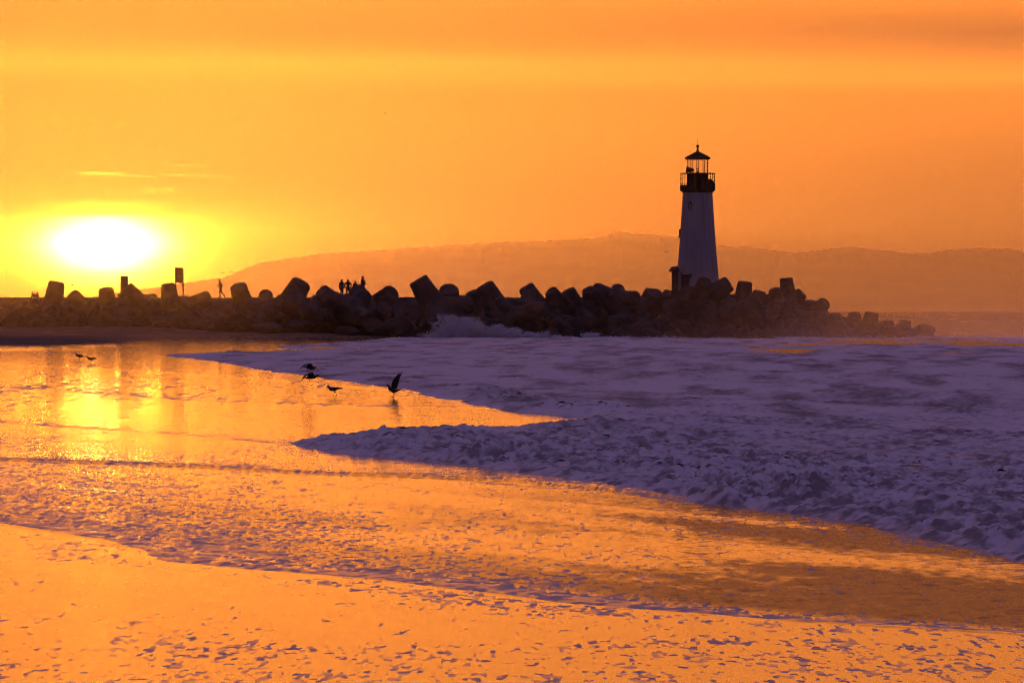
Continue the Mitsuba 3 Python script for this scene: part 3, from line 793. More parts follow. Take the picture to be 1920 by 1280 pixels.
wk = part(lh, 'window', facing(join([box(0.04, 0.14, 0.50, (-0.15, 0, 0)), box(0.04, 0.14, 0.50, (0.15, 0, 0)), box(0.26, 0.14, 0.04, (0, 0, 0.23)), box(0.26, 0.14, 0.04, (0, 0, -0.23)), box(0.26, 0.09, 0.03, (0, 0, 0.02))]), win - [0, 0, .2], Rw), 'black_paint')
part(wk, 'pane', facing(box(0.26, 0.02, 0.42, (0, 0.0, 0)), win - [0, 0, .2], Rw), 'lamp_lens')
part(wk, 'sill', facing(box(0.42, 0.22, 0.06, (0, -0.03, -0.29), 0.01), win - [0, 0, .2], Rw), 'plaster')
part(wk, 'hood', facing(join([box(0.36, 0.18, 0.05, (0, -0.03, 0.29), 0.01), box(0.14, 0.12, 0.18, (0.0, -0.05, 0.42), 0.02)]), win - [0, 0, .2], Rw), 'black_paint')
z = zl(436.5)
t = (z - z0) / (z1 - z0)
rs = r0 + (r1 - r0) * t - 0.05 * math.sin(math.pi * t)
sw = part(lh, 'window', box(0.16, 0.55, 0.66, (LX - rs - 0.02, LY, z), 0.02), 'black_paint')
part(sw, 'sill', box(0.26, 0.66, 0.07, (LX - rs - 0.06, LY, z - 0.37), 0.012), 'black_paint')
dp = on_tower(-22, 530)
dk = part(lh, 'door', box(0.80, 0.5, 1.75, (dp[0], dp[1] + 0.12, zl(534)), 0.02), 'dark_wood')
part(dk, 'door_frame', join([box(0.07, 0.56, 1.9, (dp[0] - 0.435, dp[1] + 0.1, zl(532.5))), box(0.07, 0.56, 1.9, (dp[0] + 0.435, dp[1] + 0.1, zl(532.5))), box(0.8, 0.56, 0.08, (dp[0], dp[1] + 0.1, zl(515.6)))]), 'black_paint')
part(dk, 'door_handle', tube([dp[0] + 0.3, dp[1] - 0.14, zl(535)], [dp[0] + 0.3, dp[1] - 0.14, zl(532)], 0.02), 'grey_metal')

# roofed post beside the tower
px_, pz_ = float(at(1265, 520, JY - 1.5)[0]), P
post = thing('roofed_post', 'narrow pillar under a small pitched cap at the left foot of the lighthouse', 'pillar')
part(post, 'shaft', join([box(0.58, 0.6, 2.5, (px_ + 0.02, JY - 1.5, zl(530)), 0.03), box(0.72, 0.74, 0.5, (px_, JY - 1.5, zl(550)), 0.03)]), 'concrete')
cap = trimesh.convex.convex_hull(np.array([(-0.46, s, 0.0) for s in (-.5, .5)] + [(0.46, s, 0.0) for s in (-.5, .5)] + [(-0.46, s, 0.1) for s in (-.5, .5)] + [(0.46, s, 0.1) for s in (-.5, .5)] + [(-0.26, s, 0.44) for s in (-.34, .34)] + [(0.30, s, 0.48) for s in (-.34, .34)]))
cap.apply_translation([px_ - 0.03, JY - 1.5, zl(509.5)])
part(post, 'cap', cap, 'dark_wood')

# ------------------------------------------------------------------ things on the walkway at the left
p0 = at(233, 530, 440)
pl = thing('concrete_pillar', 'square concrete pillar standing among the tetrapods below the sun', 'pillar')
part(pl, 'shaft', box(0.66, 0.66, 2.4, (p0[0], 440, EYE + (583 - 517) * 440 / F - 1.2), 0.03), 'concrete')
part(pl, 'footing', box(1.1, 1.1, 0.3, (p0[0], 440, 3.82), 0.03), 'concrete')

d = 439.6
sp = d / F
zz = lambda py: EYE + (583 - py) * sp  # noqa: E731
xx = lambda px: (px - 960) * sp  # noqa: E731
sg = thing('rusty_sign', 'rusty sign panel with a ragged lower edge on two thin posts', 'sign')
edge = [(328.2, 501.3), (342.8, 501.6), (343.4, 529.2), (342, 529.4), (341.2, 532.6), (340, 530), (338.6, 533.6), (337.4, 530.6), (335.6, 531.4), (334, 529.4), (331.5, 530.4), (329, 529)]
pan = trimesh.creation.extrude_polygon(__import__('shapely').Polygon([(xx(a), zz(b)) for a, b in edge]), 0.05, engine='earcut')
pan.apply_transform(np.array([[1, 0, 0, 0], [0, 0, -1, d], [0, 1, 0, 0], [0, 0, 0, 1.0]]))
part(sg, 'panel', pan, 'rust')
for a, top in ((329.6, 503), (343.6, 527)):
    part(sg, 'post', tube([xx(a), d + 0.06, 3.6], [xx(a - (0 if a < 340 else 0.8)), d + 0.06, zz(502.5)], 0.065, n=10), 'rust', smooth=30)
for a in (504, 526):
    part(sg, 'bracket', box(0.74, 0.04, 0.06, (xx(336.2), d + 0.03, zz(a))), 'rust')

# folding barrier at the far left
bx0, bd = at(66, 556, 438)[0], 438.0
fb = thing('folding_barrier', 'slanted A-frame barrier with a panel standing left of the tall upright tetrapod', 'barrier')
bz = EYE + (583 - 565.5) * bd / F
for sx in (-1, 1):
    for sy in (-1, 1):
        part(fb, 'leg', tube([bx0 + sx * 0.46 + (0.02 if sx < 0 else 0), bd + sy * 0.35, bz], [bx0 + sx * 0.20, bd + sy * 0.05, bz + 0.86], 0.035, n=8), 'dark_wood', smooth=30)
pnl = box(0.62, 0.04, 0.36, (0, 0, 0), 0.01)
pnl.apply_transform(trimesh.transformations.rotation_matrix(0.06, [0, 1, 0]))
pnl.apply_transform(trimesh.transformations.rotation_matrix(0.3, [1, 0, 0]))
pnl.apply_translation([bx0 - 0.02, bd - 0.16, bz + 0.56])
part(fb, 'panel', pnl, 'dark_wood')
part(fb, 'top_rail', tube([bx0 - 0.32, bd, bz + 0.86], [bx0 + 0.32, bd, bz + 0.84], 0.035, n=8), 'dark_wood', smooth=30)
part(fb, 'brace', join([tube([bx0 - 0.34, bd + s * 0.22, bz + 0.30], [bx0 + 0.36, bd + s * 0.22, bz + 0.30], 0.022, n=8) for s in (-1, 1)]), 'dark_wood', smooth=30)

# ------------------------------------------------------------------ people


def chain(bones, joints, radii, length=0.03, smooth=6, grow=0.0):
    M = manifold3d.Manifold
    out = M()
    for a, b in bones:
        sa = M.sphere(radii[a] + grow, 14).translate(tuple(joints[a]))
        sb = M.sphere(radii[b] + grow, 14).translate(tuple(joints[b]))
        out = out + M.batch_hull([sa, sb])
    m = man2tri(out.refine_to_length(length))
    m.merge_vertices()
    if smooth:
        trimesh.smoothing.filter_taubin(m, iterations=smooth)
    return m


def person(label, foot, height, turn, pose, group=None, jacket='navy_cloth', trousers='grey_cloth', hair='short', cap_peak=False, coat=False):
    """Joints in a frame with x to the figure's left, y backwards, z up, for a height of 1.75 m; pose moves joints."""
    J = {'pelvis': (0, 0, 0.95), 'waist': (0, 0.0, 1.08), 'chest': (0, 0.0, 1.28), 'neck': (0, 0.01, 1.47), 'nape': (0, 0.0, 1.53), 'head': (0, -0.01, 1.64), 'brow': (0, -0.035, 1.665), 'chin': (0, -0.06, 1.555), 'nose': (0, -0.125, 1.62)}
    R = {'pelvis': 0.13, 'waist': 0.125, 'chest': 0.135, 'neck': 0.062, 'nape': 0.058, 'head': 0.095, 'brow': 0.082, 'chin': 0.04, 'nose': 0.012}
    for n, s in (('l', 1), ('r', -1)):
        J |= {f'hip_{n}': (s * 0.09, 0, 0.92), f'knee_{n}': (s * 0.095, -0.02, 0.50), f'ankle_{n}': (s * 0.095, 0.02, 0.09), f'toe_{n}': (s * 0.11, -0.15, 0.035), f'heel_{n}': (s * 0.095, 0.05, 0.04),
              f'shoulder_{n}': (s * 0.18, 0.01, 1.42), f'elbow_{n}': (s * 0.24, 0.04, 1.14), f'wrist_{n}': (s * 0.25, -0.03, 0.90), f'ear_{n}': (s * 0.098, 0.01, 1.63), f'eye_{n}': (s * 0.034, -0.108, 1.645)}
        R |= {f'hip_{n}': 0.095, f'knee_{n}': 0.06, f'ankle_{n}': 0.042, f'toe_{n}': 0.034, f'heel_{n}': 0.04, f'shoulder_{n}': 0.068, f'elbow_{n}': 0.045, f'wrist_{n}': 0.029, f'ear_{n}': 0.02, f'eye_{n}': 0.013}
    J = {k: np.array(v, float) for k, v in J.items()}
    for k, v in pose.items():
        J[k] = np.array(v, float)
    bones = [('pelvis', 'waist'), ('waist', 'chest'), ('chest', 'neck'), ('neck', 'nape'), ('nape', 'head'), ('head', 'brow'), ('brow', 'chin'), ('head', 'chin'), ('brow', 'nose'), ('chin', 'nose')]
    for n in 'lr':
        bones += [(f'hip_{n}', 'pelvis'), (f'hip_{n}', f'knee_{n}'), (f'knee_{n}', f'ankle_{n}'), (f'ankle_{n}', f'toe_{n}'), (f'ankle_{n}', f'heel_{n}'), (f'heel_{n}', f'toe_{n}'),
                  ('chest', f'shoulder_{n}'), ('neck', f'shoulder_{n}'), (f'shoulder_{n}', f'elbow_{n}'), (f'elbow_{n}', f'wrist_{n}'), ('head', f'ear_{n}'), ('brow', f'eye_{n}')]
        w, e = J[f'wrist_{n}'], J[f'elbow_{n}']
        along = (w - e) / np.linalg.norm(w - e)
        side = np.array([0, -1.0, 0]) - along * (-along[1])
        side /= np.linalg.norm(side) + 1e-9
        inward = np.cross(along, side) * (1 if n == 'l' else -1)
        J[f'palm_{n}'] = w + along * 0.07
        R[f'palm_{n}'] = 0.026
        bones.append((f'wrist_{n}', f'palm_{n}'))
        for q, (off, ln) in enumerate(((0.028, 0.066), (0.010, 0.075), (-0.009, 0.07), (-0.027, 0.054))):
            a, b = f'knuckle{q}_{n}', f'mid{q}_{n}'
            J[a] = w + along * 0.09 + side * off
            J[b] = J[a] + along * ln * 0.6 + inward * 0.012
            J[f'tip{q}_{n}'] = J[b] + along * ln * 0.45 + inward * 0.03
            R |= {a: 0.010, b: 0.0085, f'tip{q}_{n}': 0.0075}
            bones += [(f'palm_{n}', a), (a, b), (b, f'tip{q}_{n}')]
        J[f'thumb_{n}'] = w + along * 0.05 + side * 0.042
        J[f'thumbtip_{n}'] = J[f'thumb_{n}'] + along * 0.045 + side * 0.012 + inward * 0.012
        R |= {f'thumb_{n}': 0.0105, f'thumbtip_{n}': 0.009}
        bones += [(f'palm_{n}', f'thumb_{n}'), (f'thumb_{n}', f'thumbtip_{n}')]
    M = np.eye(4)
    M[:3, 3] = foot
    M = M @ trimesh.transformations.rotation_matrix(math.radians(turn), [0, 0, 1]) @ np.diag([height / 1.75] * 3 + [1])

    def place_(m):
        m.apply_transform(M)
        return m
    key = thing('person', label, 'person', group)
    part(key, 'body', place_(chain(bones, J, R, 0.05, 3)), 'skin', smooth=True)
    J['hem_l'], J['hem_r'] = J['hip_l'] + [0.02, 0, -0.12 if coat else 0.03], J['hip_r'] + [-0.02, 0, -0.12 if coat else 0.03]
    R['hem_l'] = R['hem_r'] = 0.10
    jb = [('pelvis', 'waist'), ('waist', 'chest'), ('chest', 'neck'), ('hem_l', 'waist'), ('hem_r', 'waist'), ('hem_l', 'hem_r')]
    tb = [('pelvis', 'hip_l'), ('pelvis', 'hip_r')]
    sb = []
    for n in 'lr':
        jb += [('chest', f'shoulder_{n}'), ('neck', f'shoulder_{n}'), (f'shoulder_{n}', f'elbow_{n}'), (f'elbow_{n}', f'wrist_{n}')]
        tb += [(f'hip_{n}', f'knee_{n}'), (f'knee_{n}', f'ankle_{n}')]
        sb += [(f'ankle_{n}', f'toe_{n}'), (f'ankle_{n}', f'heel_{n}'), (f'heel_{n}', f'toe_{n}')]
    part(key, 'jacket', place_(chain(jb, J, R, 0.05, 3, 0.03 if coat else 0.018)), jacket, smooth=True)
    part(key, 'trousers', place_(chain(tb, J, R, 0.05, 3, 0.012)), trousers, smooth=True)
    for n in 'lr':
        part(key, 'shoe', place_(chain([b for b in sb if b[0].endswith(n)], J, R, 0.05, 2, 0.008)), 'shoe', smooth=True)
    J['crown'] = J['head'] + [0, 0.03, 0.035]
    R['crown'] = 0.092
    hb = [('crown', 'crown2')]
    J['crown2'] = J['head'] + [0, 0.03, 0.0]
    R['crown2'] = 0.09
    if hair == 'long':
        J['lock'], J['lock2'] = J['neck'] + [0, 0.06, 0.03], J['neck'] + [0, 0.09, -0.16]
        R['lock'], R['lock2'] = 0.085, 0.06
        hb += [('crown2', 'lock'), ('lock', 'lock2')]
    part(key, 'hair', place_(chain(hb, J, R, 0.05, 2)), 'hair', smooth=True)
    if cap_peak:
        J['peak'], J['dome'] = J['brow'] + [0, -0.13, 0.05], J['head'] + [0, 0.0, 0.05]
        R['peak'], R['dome'] = 0.016, 0.094
        J['peak_l'], J['peak_r'] = J['brow'] + [0.05, -0.06, 0.05], J['brow'] + [-0.05, -0.06, 0.05]
        R['peak_l'] = R['peak_r'] = 0.016
        part(key, 'cap', place_(chain([('dome', 'dome'), ('peak', 'peak_l'), ('peak', 'peak_r'), ('peak_l', 'dome'), ('peak_r', 'dome')], J, R, 0.05, 1)), jacket, smooth=True)
    return key


WALK = 3.63


def feet(px, y=440.0, z=WALK):
    return np.array([(px - 960) / F * y, y, z])


person('long-haired person standing straight at the left of the group on the breakwater', feet(640.2), 1.62, 160, {}, hair='long', jacket='grey_cloth')
person('person with hands in pockets and elbows out, second from left in the group', feet(652), 1.62, 165,
       {'elbow_l': (0.36, 0.05, 1.17), 'wrist_l': (0.24, -0.06, 0.98), 'elbow_r': (-0.36, 0.05, 1.17), 'wrist_r': (-0.24, -0.06, 0.98), 'knee_l': (0.13, -0.03, 0.5), 'ankle_l': (0.17, 0.02, 0.09), 'heel_l': (0.17, 0.05, 0.04), 'toe_l': (0.19, -0.15, .035)},
       hair='long', coat=True)
person('shorter person whose head shows above the broad tetrapod, second from right in the group', feet(665.5), 1.50, 150, {}, jacket='grey_cloth')
person('tall person in a bulky coat and peaked cap at the right of the group', feet(679.5, 439.6), 1.87, -60,
       {'elbow_l': (0.30, 0.08, 1.14), 'wrist_l': (0.20, -0.08, 0.98), 'elbow_r': (-0.30, 0.06, 1.14), 'wrist_r': (-0.2, -0.08, 0.98)}, cap_peak=True, coat=True)
person('jogger in shorts and cap running left along the breakwater', feet(414, 440.5), 1.64, -82,
       {'pelvis': (0, 0.0, 0.93), 'chest': (0, -0.06, 1.27), 'neck': (0, -0.09, 1.46), 'nape': (0, -0.10, 1.52), 'head': (0, -0.12, 1.63), 'brow': (0, -0.145, 1.655), 'chin': (0, -0.17, 1.545), 'nose': (0, -0.235, 1.61),
        'shoulder_l': (0.18, -0.06, 1.41), 'shoulder_r': (-0.18, -0.06, 1.41), 'elbow_l': (0.23, 0.14, 1.18), 'wrist_l': (0.21, -0.10, 1.12), 'elbow_r': (-0.23, -0.04, 1.13), 'wrist_r': (-0.16, -0.31, 1.15),
        'ear_l': (0.098, -0.10, 1.62), 'ear_r': (-0.098, -0.10, 1.62), 'eye_l': (0.034, -0.218, 1.635), 'eye_r': (-0.034, -0.218, 1.635),
        'knee_l': (0.09, -0.14, 0.53), 'ankle_l': (0.09, -0.05, 0.13), 'toe_l': (0.10, -0.20, 0.05), 'heel_l': (0.09, -0.02, 0.06),
        'knee_r': (-0.09, 0.06, 0.50), 'ankle_r': (-0.09, 0.34, 0.20), 'toe_r': (-0.10, 0.36, 0.04), 'heel_r': (-0.09, 0.40, 0.18)}, cap_peak=True, jacket='grey_cloth')

# ------------------------------------------------------------------ gulls


def wing_mesh(stations):
    """A closed wing lofted through (root point, chord direction, chord, thickness) stations."""
    ring = np.array([(0, 0), (0.12, 0.5), (0.4, 0.55), (1.0, 0.04), (1.0, -0.04), (0.4, -0.35), (0.12, -0.4)])
    v, nrm = [], None
    for k, (p, c, ch, th) in enumerate(stations):
        p, c = np.asarray(p, float), np.asarray(c, float)
        c /= np.linalg.norm(c)
        q = np.asarray(stations[min(k + 1, len(stations) - 1)][0], float) - np.asarray(stations[max(k - 1, 0)][0], float)
        nn = np.cross(c, q)
        nn /= np.linalg.norm(nn) + 1e-9
        v += [p + c * a * ch + nn * b * th for a, b in ring]
    v, m = np.array(v), len(ring)
    f = []
    for k in range(len(stations) - 1):
        for i in range(m):
            j = (i + 1) % m
            f += [[k * m + i, k * m + j, k * m + m + j], [k * m + i, k * m + m + j, k * m + m + i]]
    for k in (0, (len(stations) - 1) * m):
        f += [[k, k + i, k + i + 1] for i in range(1, m - 1)]
    return trimesh.Trimesh(v, f)


def gull(label, pos, turn, s, mode, tilt=0.0, kind='gull', group=None):
    """Local frame: +x forwards (the beak), z up, origin between the feet. Body 0.40 m long."""
    h = 0.17
    J = {'tail': (-0.24, 0, h - 0.00), 'rump': (-0.12, 0, h + 0.025), 'belly': (-0.02, 0, h + 0.02), 'breast': (0.075, 0, h + 0.045), 'throat': (0.115, 0, h + 0.095), 'head': (0.135, 0, h + 0.135), 'face': (0.155, 0, h + 0.132)}
    R = {'tail': 0.010, 'rump': 0.038, 'belly': 0.058, 'breast': 0.056, 'throat': 0.032, 'head': 0.031, 'face': 0.022}
    if mode == 'fly':
        J = {'tail': (-0.20, 0, h - 0.01), 'rump': (-0.11, 0, h + 0.0), 'belly': (-0.01, 0, h), 'breast': (0.08, 0, h + 0.01), 'throat': (0.135, 0, h + 0.02), 'head': (0.17, 0, h + 0.03), 'face': (0.19, 0, h + 0.025)}
    if mode == 'land':
        J = {'tail': (-0.22, 0, h + 0.05), 'rump': (-0.12, 0, h + 0.02), 'belly': (-0.02, 0, h + 0.0), 'breast': (0.075, 0, h + 0.05), 'throat': (0.115, 0, h + 0.11), 'head': (0.14, 0, h + 0.15), 'face': (0.16, 0, h + 0.147)}
    J = {k: np.array(v, float) for k, v in J.items()}
    bones = list(zip(list(J)[:-1], list(J)[1:]))
    M = np.eye(4)
    M[:3, 3] = pos
    M = M @ trimesh.transformations.rotation_matrix(math.radians(turn), [0, 0, 1]) @ trimesh.transformations.rotation_matrix(math.radians(-tilt), [0, 1, 0]) @ np.diag([s, s, s, 1])

    def pl_(m):
        m.apply_transform(M)
        return m
    key = thing('gull', label, kind, group)
    part(key, 'body', pl_(chain(bones, J, R, 0.02, 4)), 'dark_plumage', smooth=True)
    f = J['face']
    part(key, 'beak', pl_(chain([('a', 'b'), ('b', 'c')], {'a': f, 'b': f + [0.045, 0, -0.006], 'c': f + [0.062, 0, -0.016]}, {'a': 0.012, 'b': 0.007, 'c': 0.003}, 0.02, 0)), 'beak_horn', smooth=True)
    for sd in (1, -1):
        eye = trimesh.creation.icosphere(1, 0.0055)
        eye.apply_translation(J['head'] + [0.014, sd * 0.027, 0.006])
        part(key, 'eye', pl_(eye), 'black_paint', smooth=True)
        if mode in ('stand', 'walk'):
            st = [((0.075, sd * 0.046, h + 0.075), (-1, 0, -0.25), 0.10, 0.010), ((0.03, sd * 0.060, h + 0.085), (-1, 0, -0.3), 0.16, 0.016), ((-0.06, sd * 0.058, h + 0.075), (-1, -sd * 0.1, -0.32), 0.16, 0.014), ((-0.16, sd * 0.034, h + 0.045), (-1, -sd * 0.2, -0.25), 0.15, 0.008), ((-0.2, sd * 0.02, h + 0.025), (-1, -sd * .1, -0.2), 0.13, 0.005)]
        elif mode == 'fly':
            st = [((0.08, sd * 0.03, h + 0.03), (-1, 0, 0), 0.17, 0.012), ((0.04, sd * 0.13, h + 0.13), (-1, 0, -0.2), 0.24, 0.014), ((-0.05, sd * 0.23, h + 0.135), (-1, 0, -0.5), 0.22, 0.010), ((-0.19, sd * 0.33, h + 0.03), (-1, 0, -0.8), 0.16, 0.007), ((-0.36, sd * 0.40, h - 0.12), (-1, 0, -0.7), 0.05, 0.004)]
        else:
            st = [((0.05, sd * 0.03, h + 0.05), (-1, 0, 0.1), 0.15, 0.012), ((0.03, sd * 0.09, h + 0.19), (-1, 0, 0.15), 0.17, 0.014), ((-0.03, sd * 0.13, h + 0.32), (-1, 0, 0.3), 0.14, 0.010), ((-0.14, sd * 0.15, h + 0.44), (-1, 0, 0.5), 0.09, 0.007), ((-0.235, sd * 0.16, h + 0.52), (-1, 0, 0.7), 0.03, 0.004)]
        part(key, 'wing', pl_(wing_mesh(st)), 'dark_plumage', smooth=35)
        if mode != 'fly' or sd == 1 or tilt:
            sway = {'stand': (0, 0), 'walk': (0.05 * sd, 0.0), 'land': (0.02 * sd, 0), 'fly': (-0.02, 0)}[mode]
            top = np.array([-0.02, sd * 0.022, h - 0.03])
            foot = np.array([sway[0] - 0.0, sd * 0.024, 0.004])
            if mode == 'fly':
                top, foot = np.array([-0.06, sd * 0.022, h - 0.03]), np.array([-0.08, sd * 0.024, h - 0.14])
            knee = (top + foot) / 2 + [-0.012, 0, 0.0]
            toes = [('f', f't{q}') for q in range(3)]
            JJ = {'a': top, 'k': knee, 'f': foot, 't0': foot + [0.045, 0.02, -0.002], 't1': foot + [0.05, 0, -0.002], 't2': foot + [0.045, -0.02, -0.002]}
            RR = {'a': 0.010, 'k': 0.006, 'f': 0.006, 't0': 0.004, 't1': 0.004, 't2': 0.004}
            part(key, 'leg', pl_(chain([('a', 'k'), ('k', 'f')] + toes, JJ, RR, 0.02, 0)), 'beak_horn', smooth=True)
    return key


def ground_at(px, py):
    d_ = EYE * F / (py - 583)
    p = at(px, py, d_)
    p[2] = 0.012
    return p


gull('upright gull standing on the shining sand, left of the pair', ground_at(148, 676), 168, 1.12, 'stand')
gull('gull standing on the shining sand, right of the pair and leaning forward', ground_at(172, 681.5), 172, 1.05, 'stand', -9)
gull('lone gull walking left over the wet sand between the flying and the landing one', ground_at(628, 742.5), 176, 0.98, 'walk', -12)
gull('gull landing on the sand with both wings raised', ground_at(737, 745), 170, 1.0, 'land')
a_ = at(580, 695, 136.0)
gull('upper of two gulls flying low to the right over the foam', a_ + [0, 0, -0.06], 1, 0.85, 'fly', -10)
a_ = at(586, 711, 133.0)
gull('lower of two gulls flying low with its legs hanging', a_ + [0, 0, -0.10], 2, 0.95, 'fly', 6)
for px, py, d, label in ((418, 514, 700, 'far bird right of the sun, left of a close pair'), (433, 513, 700, 'far bird right of the sun, right of a close pair'), (493, 517, 720, 'far bird above the breakwater left of the biggest tetrapod'),
                         (1249, 474, 620, 'tiny far bird just left of the lighthouse'), (723, 214, 1100, 'tiny lone bird high in the sky left of the lighthouse'), (135, 537, 600, 'far bird just right of the tall leftmost tetrapod')):
    gull(label, at(px, py, d), 30 + px % 90, 0.9, 'fly', 0, 'bird')

# ------------------------------------------------------------------ splash against the breakwater


def splash(label, plumes, n, seed):
    r = np.random.default_rng(seed)
    oct_v = np.array([[1, 0, 0], [-1, 0, 0], [0, 1, 0], [0, -1, 0], [0, 0, 1], [0, 0, -1.0]])
    oct_f = np.array([[0, 2, 4], [2, 1, 4], [1, 3, 4], [3, 0, 4], [2, 0, 5], [1, 2, 5], [3, 1, 5], [0, 3, 5]])
    V, Fc, k = [], [], 0
    for (px, base, height, width, share) in plumes:
        c = at(px, base, 426.5)
        H, W = height * 426.5 / F, width * 426.5 / F
        for _ in range(max(3, int(38 * share / 0.12))):             # jets thrown up along arcs, breaking into drops
            top, lean, y0 = H * (0.22 + 0.75 * r.random() ** 1.6), r.normal() * 0.55, r.normal() * 0.4 - 0.3
            x0 = r.normal() * W * 0.42
            m = int(n * share / max(3, int(38 * share / 0.12)))
            t = r.random(m) ** 1.25
            q = np.stack([x0 + lean * W * t + r.normal(size=m) * (0.05 + 0.20 * t), y0 + r.normal(size=m) * (0.06 + 0.25 * t), top * (1 - (1 - t) ** 2) - 0.15 + r.normal(size=m) * 0.07], 1) + c
            sz = r.gamma(2.0, 0.014, m) * (1.4 - 0.8 * t) + 0.010
            V.append((oct_v[None] * sz[:, None, None] * r.uniform(0.7, 1.4, (m, 1, 3)) + q[:, None]).reshape(-1, 3))
            Fc.append((oct_f[None] + 6 * (k + np.arange(m))[:, None, None]).reshape(-1, 3))
            k += m
    key = thing('splash', label, 'splash', kind='stuff')
    put(key, (np.vstack(V), np.vstack(Fc)), 'froth', smooth=True)


splash('spray and foam of a wave bursting against the middle of the breakwater',
       [(835, 634, 34, 22, .10), (850, 634, 52, 24, .16), (872, 634, 46, 26, .14), (895, 634, 34, 26, .12), (925, 634, 32, 28, .12), (955, 634, 24, 28, .10), (985, 634, 15, 26, .08), (1012, 634, 15, 14, .05), (815, 634, 12, 20, .04), (1050, 634, 8, 26, .05), (1105, 634, 13, 14, .04)], 44000, 91)
splash('low white spray along the waterline under the lighthouse and tip',
       [(1150, 634, 8, 40, .14), (1258, 636, 10, 24, .16), (1330, 637, 6, 50, .14), (1380, 637, 9, 14, .08), (1510, 637, 9, 30, .14), (1640, 636, 10, 24, .14), (1700, 636, 6, 40, .12), (700, 634, 4, 30, .08)], 3500, 92)

# ------------------------------------------------------------------ mist of spray along the outer breakwater
MX0, MX1, MY0, MY1, MZ0, MZ1 = 3.2, 70.0, 250.0, 436.0, -0.4, 7.5
gx, gy, gz = np.linspace(0, 1, 76), np.linspace(0, 1, 94), np.linspace(0, 1, 26)
GZ, GY, GX = np.meshgrid(gz, gy, gx, indexing='ij')
wx, wy, wz = MX0 + (MX1 - MX0) * GX, MY0 + (MY1 - MY0) * GY, MZ0 + (MZ1 - MZ0) * GZ
near_rocks = np.exp(-((wy - 427) / 4.0) ** 2) * (0.25 + 0.75 * sstep(12, 30, wx)) * (0.45 + 1.1 * meshkit.fbm(np.stack([wx * 0.22, wy * 0.3, wz * 0.5], -1), 3, 77))
over_surf = 0.14 * sstep(2, 40, wx) * sstep(260, 400, wy) * (0.5 + meshkit.fbm(np.stack([wx * 0.08, wy * 0.04, wz * 0.5], -1), 3, 78))
den = np.exp(-np.maximum(wz, 0) / 2.1) * sstep(0, .12, GX) * sstep(1, .85, GX) * sstep(0, .15, GY) * sstep(1, .985, GY) * sstep(1, .75, GZ) * (near_rocks + over_surf)
scene['mist_air'] = {'type': 'heterogeneous', 'albedo': {'type': 'constvolume', 'value': {'type': 'rgb', 'value': [0.95, 0.95, 0.95]}}, 'scale': 0.055,
                     'sigma_t': {'type': 'gridvolume', 'grid': mi.VolumeGrid(den[..., None].astype(np.float32)),
                                 'to_world': T().translate([MX0, MY0, MZ0]).scale([MX1 - MX0, MY1 - MY0, MZ1 - MZ0])},
                     'phase': {'type': 'hg', 'g': 0.88}}
scene['spray_mist'] = {'type': 'cube', 'to_world': T().translate([(MX0 + MX1) / 2, (MY0 + MY1) / 2, (MZ0 + MZ1) / 2]).scale([(MX1 - MX0) / 2, (MY1 - MY0) / 2, (MZ1 - MZ0) / 2]),
                       'bsdf': {'type': 'null'}, 'interior': {'type': 'ref', 'id': 'mist_air'}, 'exterior': {'type': 'ref', 'id': 'haze_air'}}
labels['spray_mist'] = {'label': 'thin mist of sea spray drifting along the outer breakwater', 'category': 'mist', 'kind': 'stuff'}

# fine spray hanging in the burst
SX0, SX1, SY0, SY1, SZ0, SZ1 = -10.5, 3.0, 422.5, 430.0, -0.3, 3.8
gx, gy, gz = np.linspace(0, 1, 70), np.linspace(0, 1, 20), np.linspace(0, 1, 40)
GZ, GY, GX = np.meshgrid(gz, gy, gx, indexing='ij')
wx, wy, wz = SX0 + (SX1 - SX0) * GX, SY0 + (SY1 - SY0) * GY, SZ0 + (SZ1 - SZ0) * GZ
den = 0
for px, height, width in ((835, 30, 20), (850, 48, 22), (872, 42, 24), (895, 30, 26), (925, 26, 28), (955, 20, 28), (985, 12, 24), (815, 10, 20)):
    den = den + np.exp(-((wx - (px - 960) / F * 426.5) / (width * 0.047 * 0.6)) ** 2) * sstep(1.15, 0.15, wz / (height * 0.047))
den = den * np.exp(-((wy - 426.3) / 1.1) ** 2) * sstep(0.32, 0.66, meshkit.fbm(np.stack([wx * 1.2, wy * 1.0, wz * 1.2], -1), 4, 79)) * sstep(0, .08, GX) * sstep(1, .92, GX) * sstep(1, .9, GZ)
scene['burst_air'] = {'type': 'heterogeneous', 'albedo': {'type': 'constvolume', 'value': {'type': 'rgb', 'value': [0.95, 0.95, 0.95]}}, 'scale': 0.9,
                      'sigma_t': {'type': 'gridvolume', 'grid': mi.VolumeGrid(den[..., None].astype(np.float32)), 'to_world': T().translate([SX0, SY0, SZ0]).scale([SX1 - SX0, SY1 - SY0, SZ1 - SZ0])},
                      'phase': {'type': 'hg', 'g': 0.6}}
scene['splash_mist'] = {'type': 'cube', 'to_world': T().translate([(SX0 + SX1) / 2, (SY0 + SY1) / 2, (SZ0 + SZ1) / 2]).scale([(SX1 - SX0) / 2, (SY1 - SY0) / 2, (SZ1 - SZ0) / 2]),
                        'bsdf': {'type': 'null'}, 'interior': {'type': 'ref', 'id': 'burst_air'}, 'exterior': {'type': 'ref', 'id': 'haze_air'}}
labels['splash_mist'] = {'label': 'cloud of fine spray in the wave bursting on the breakwater', 'category': 'spray', 'kind': 'stuff'}

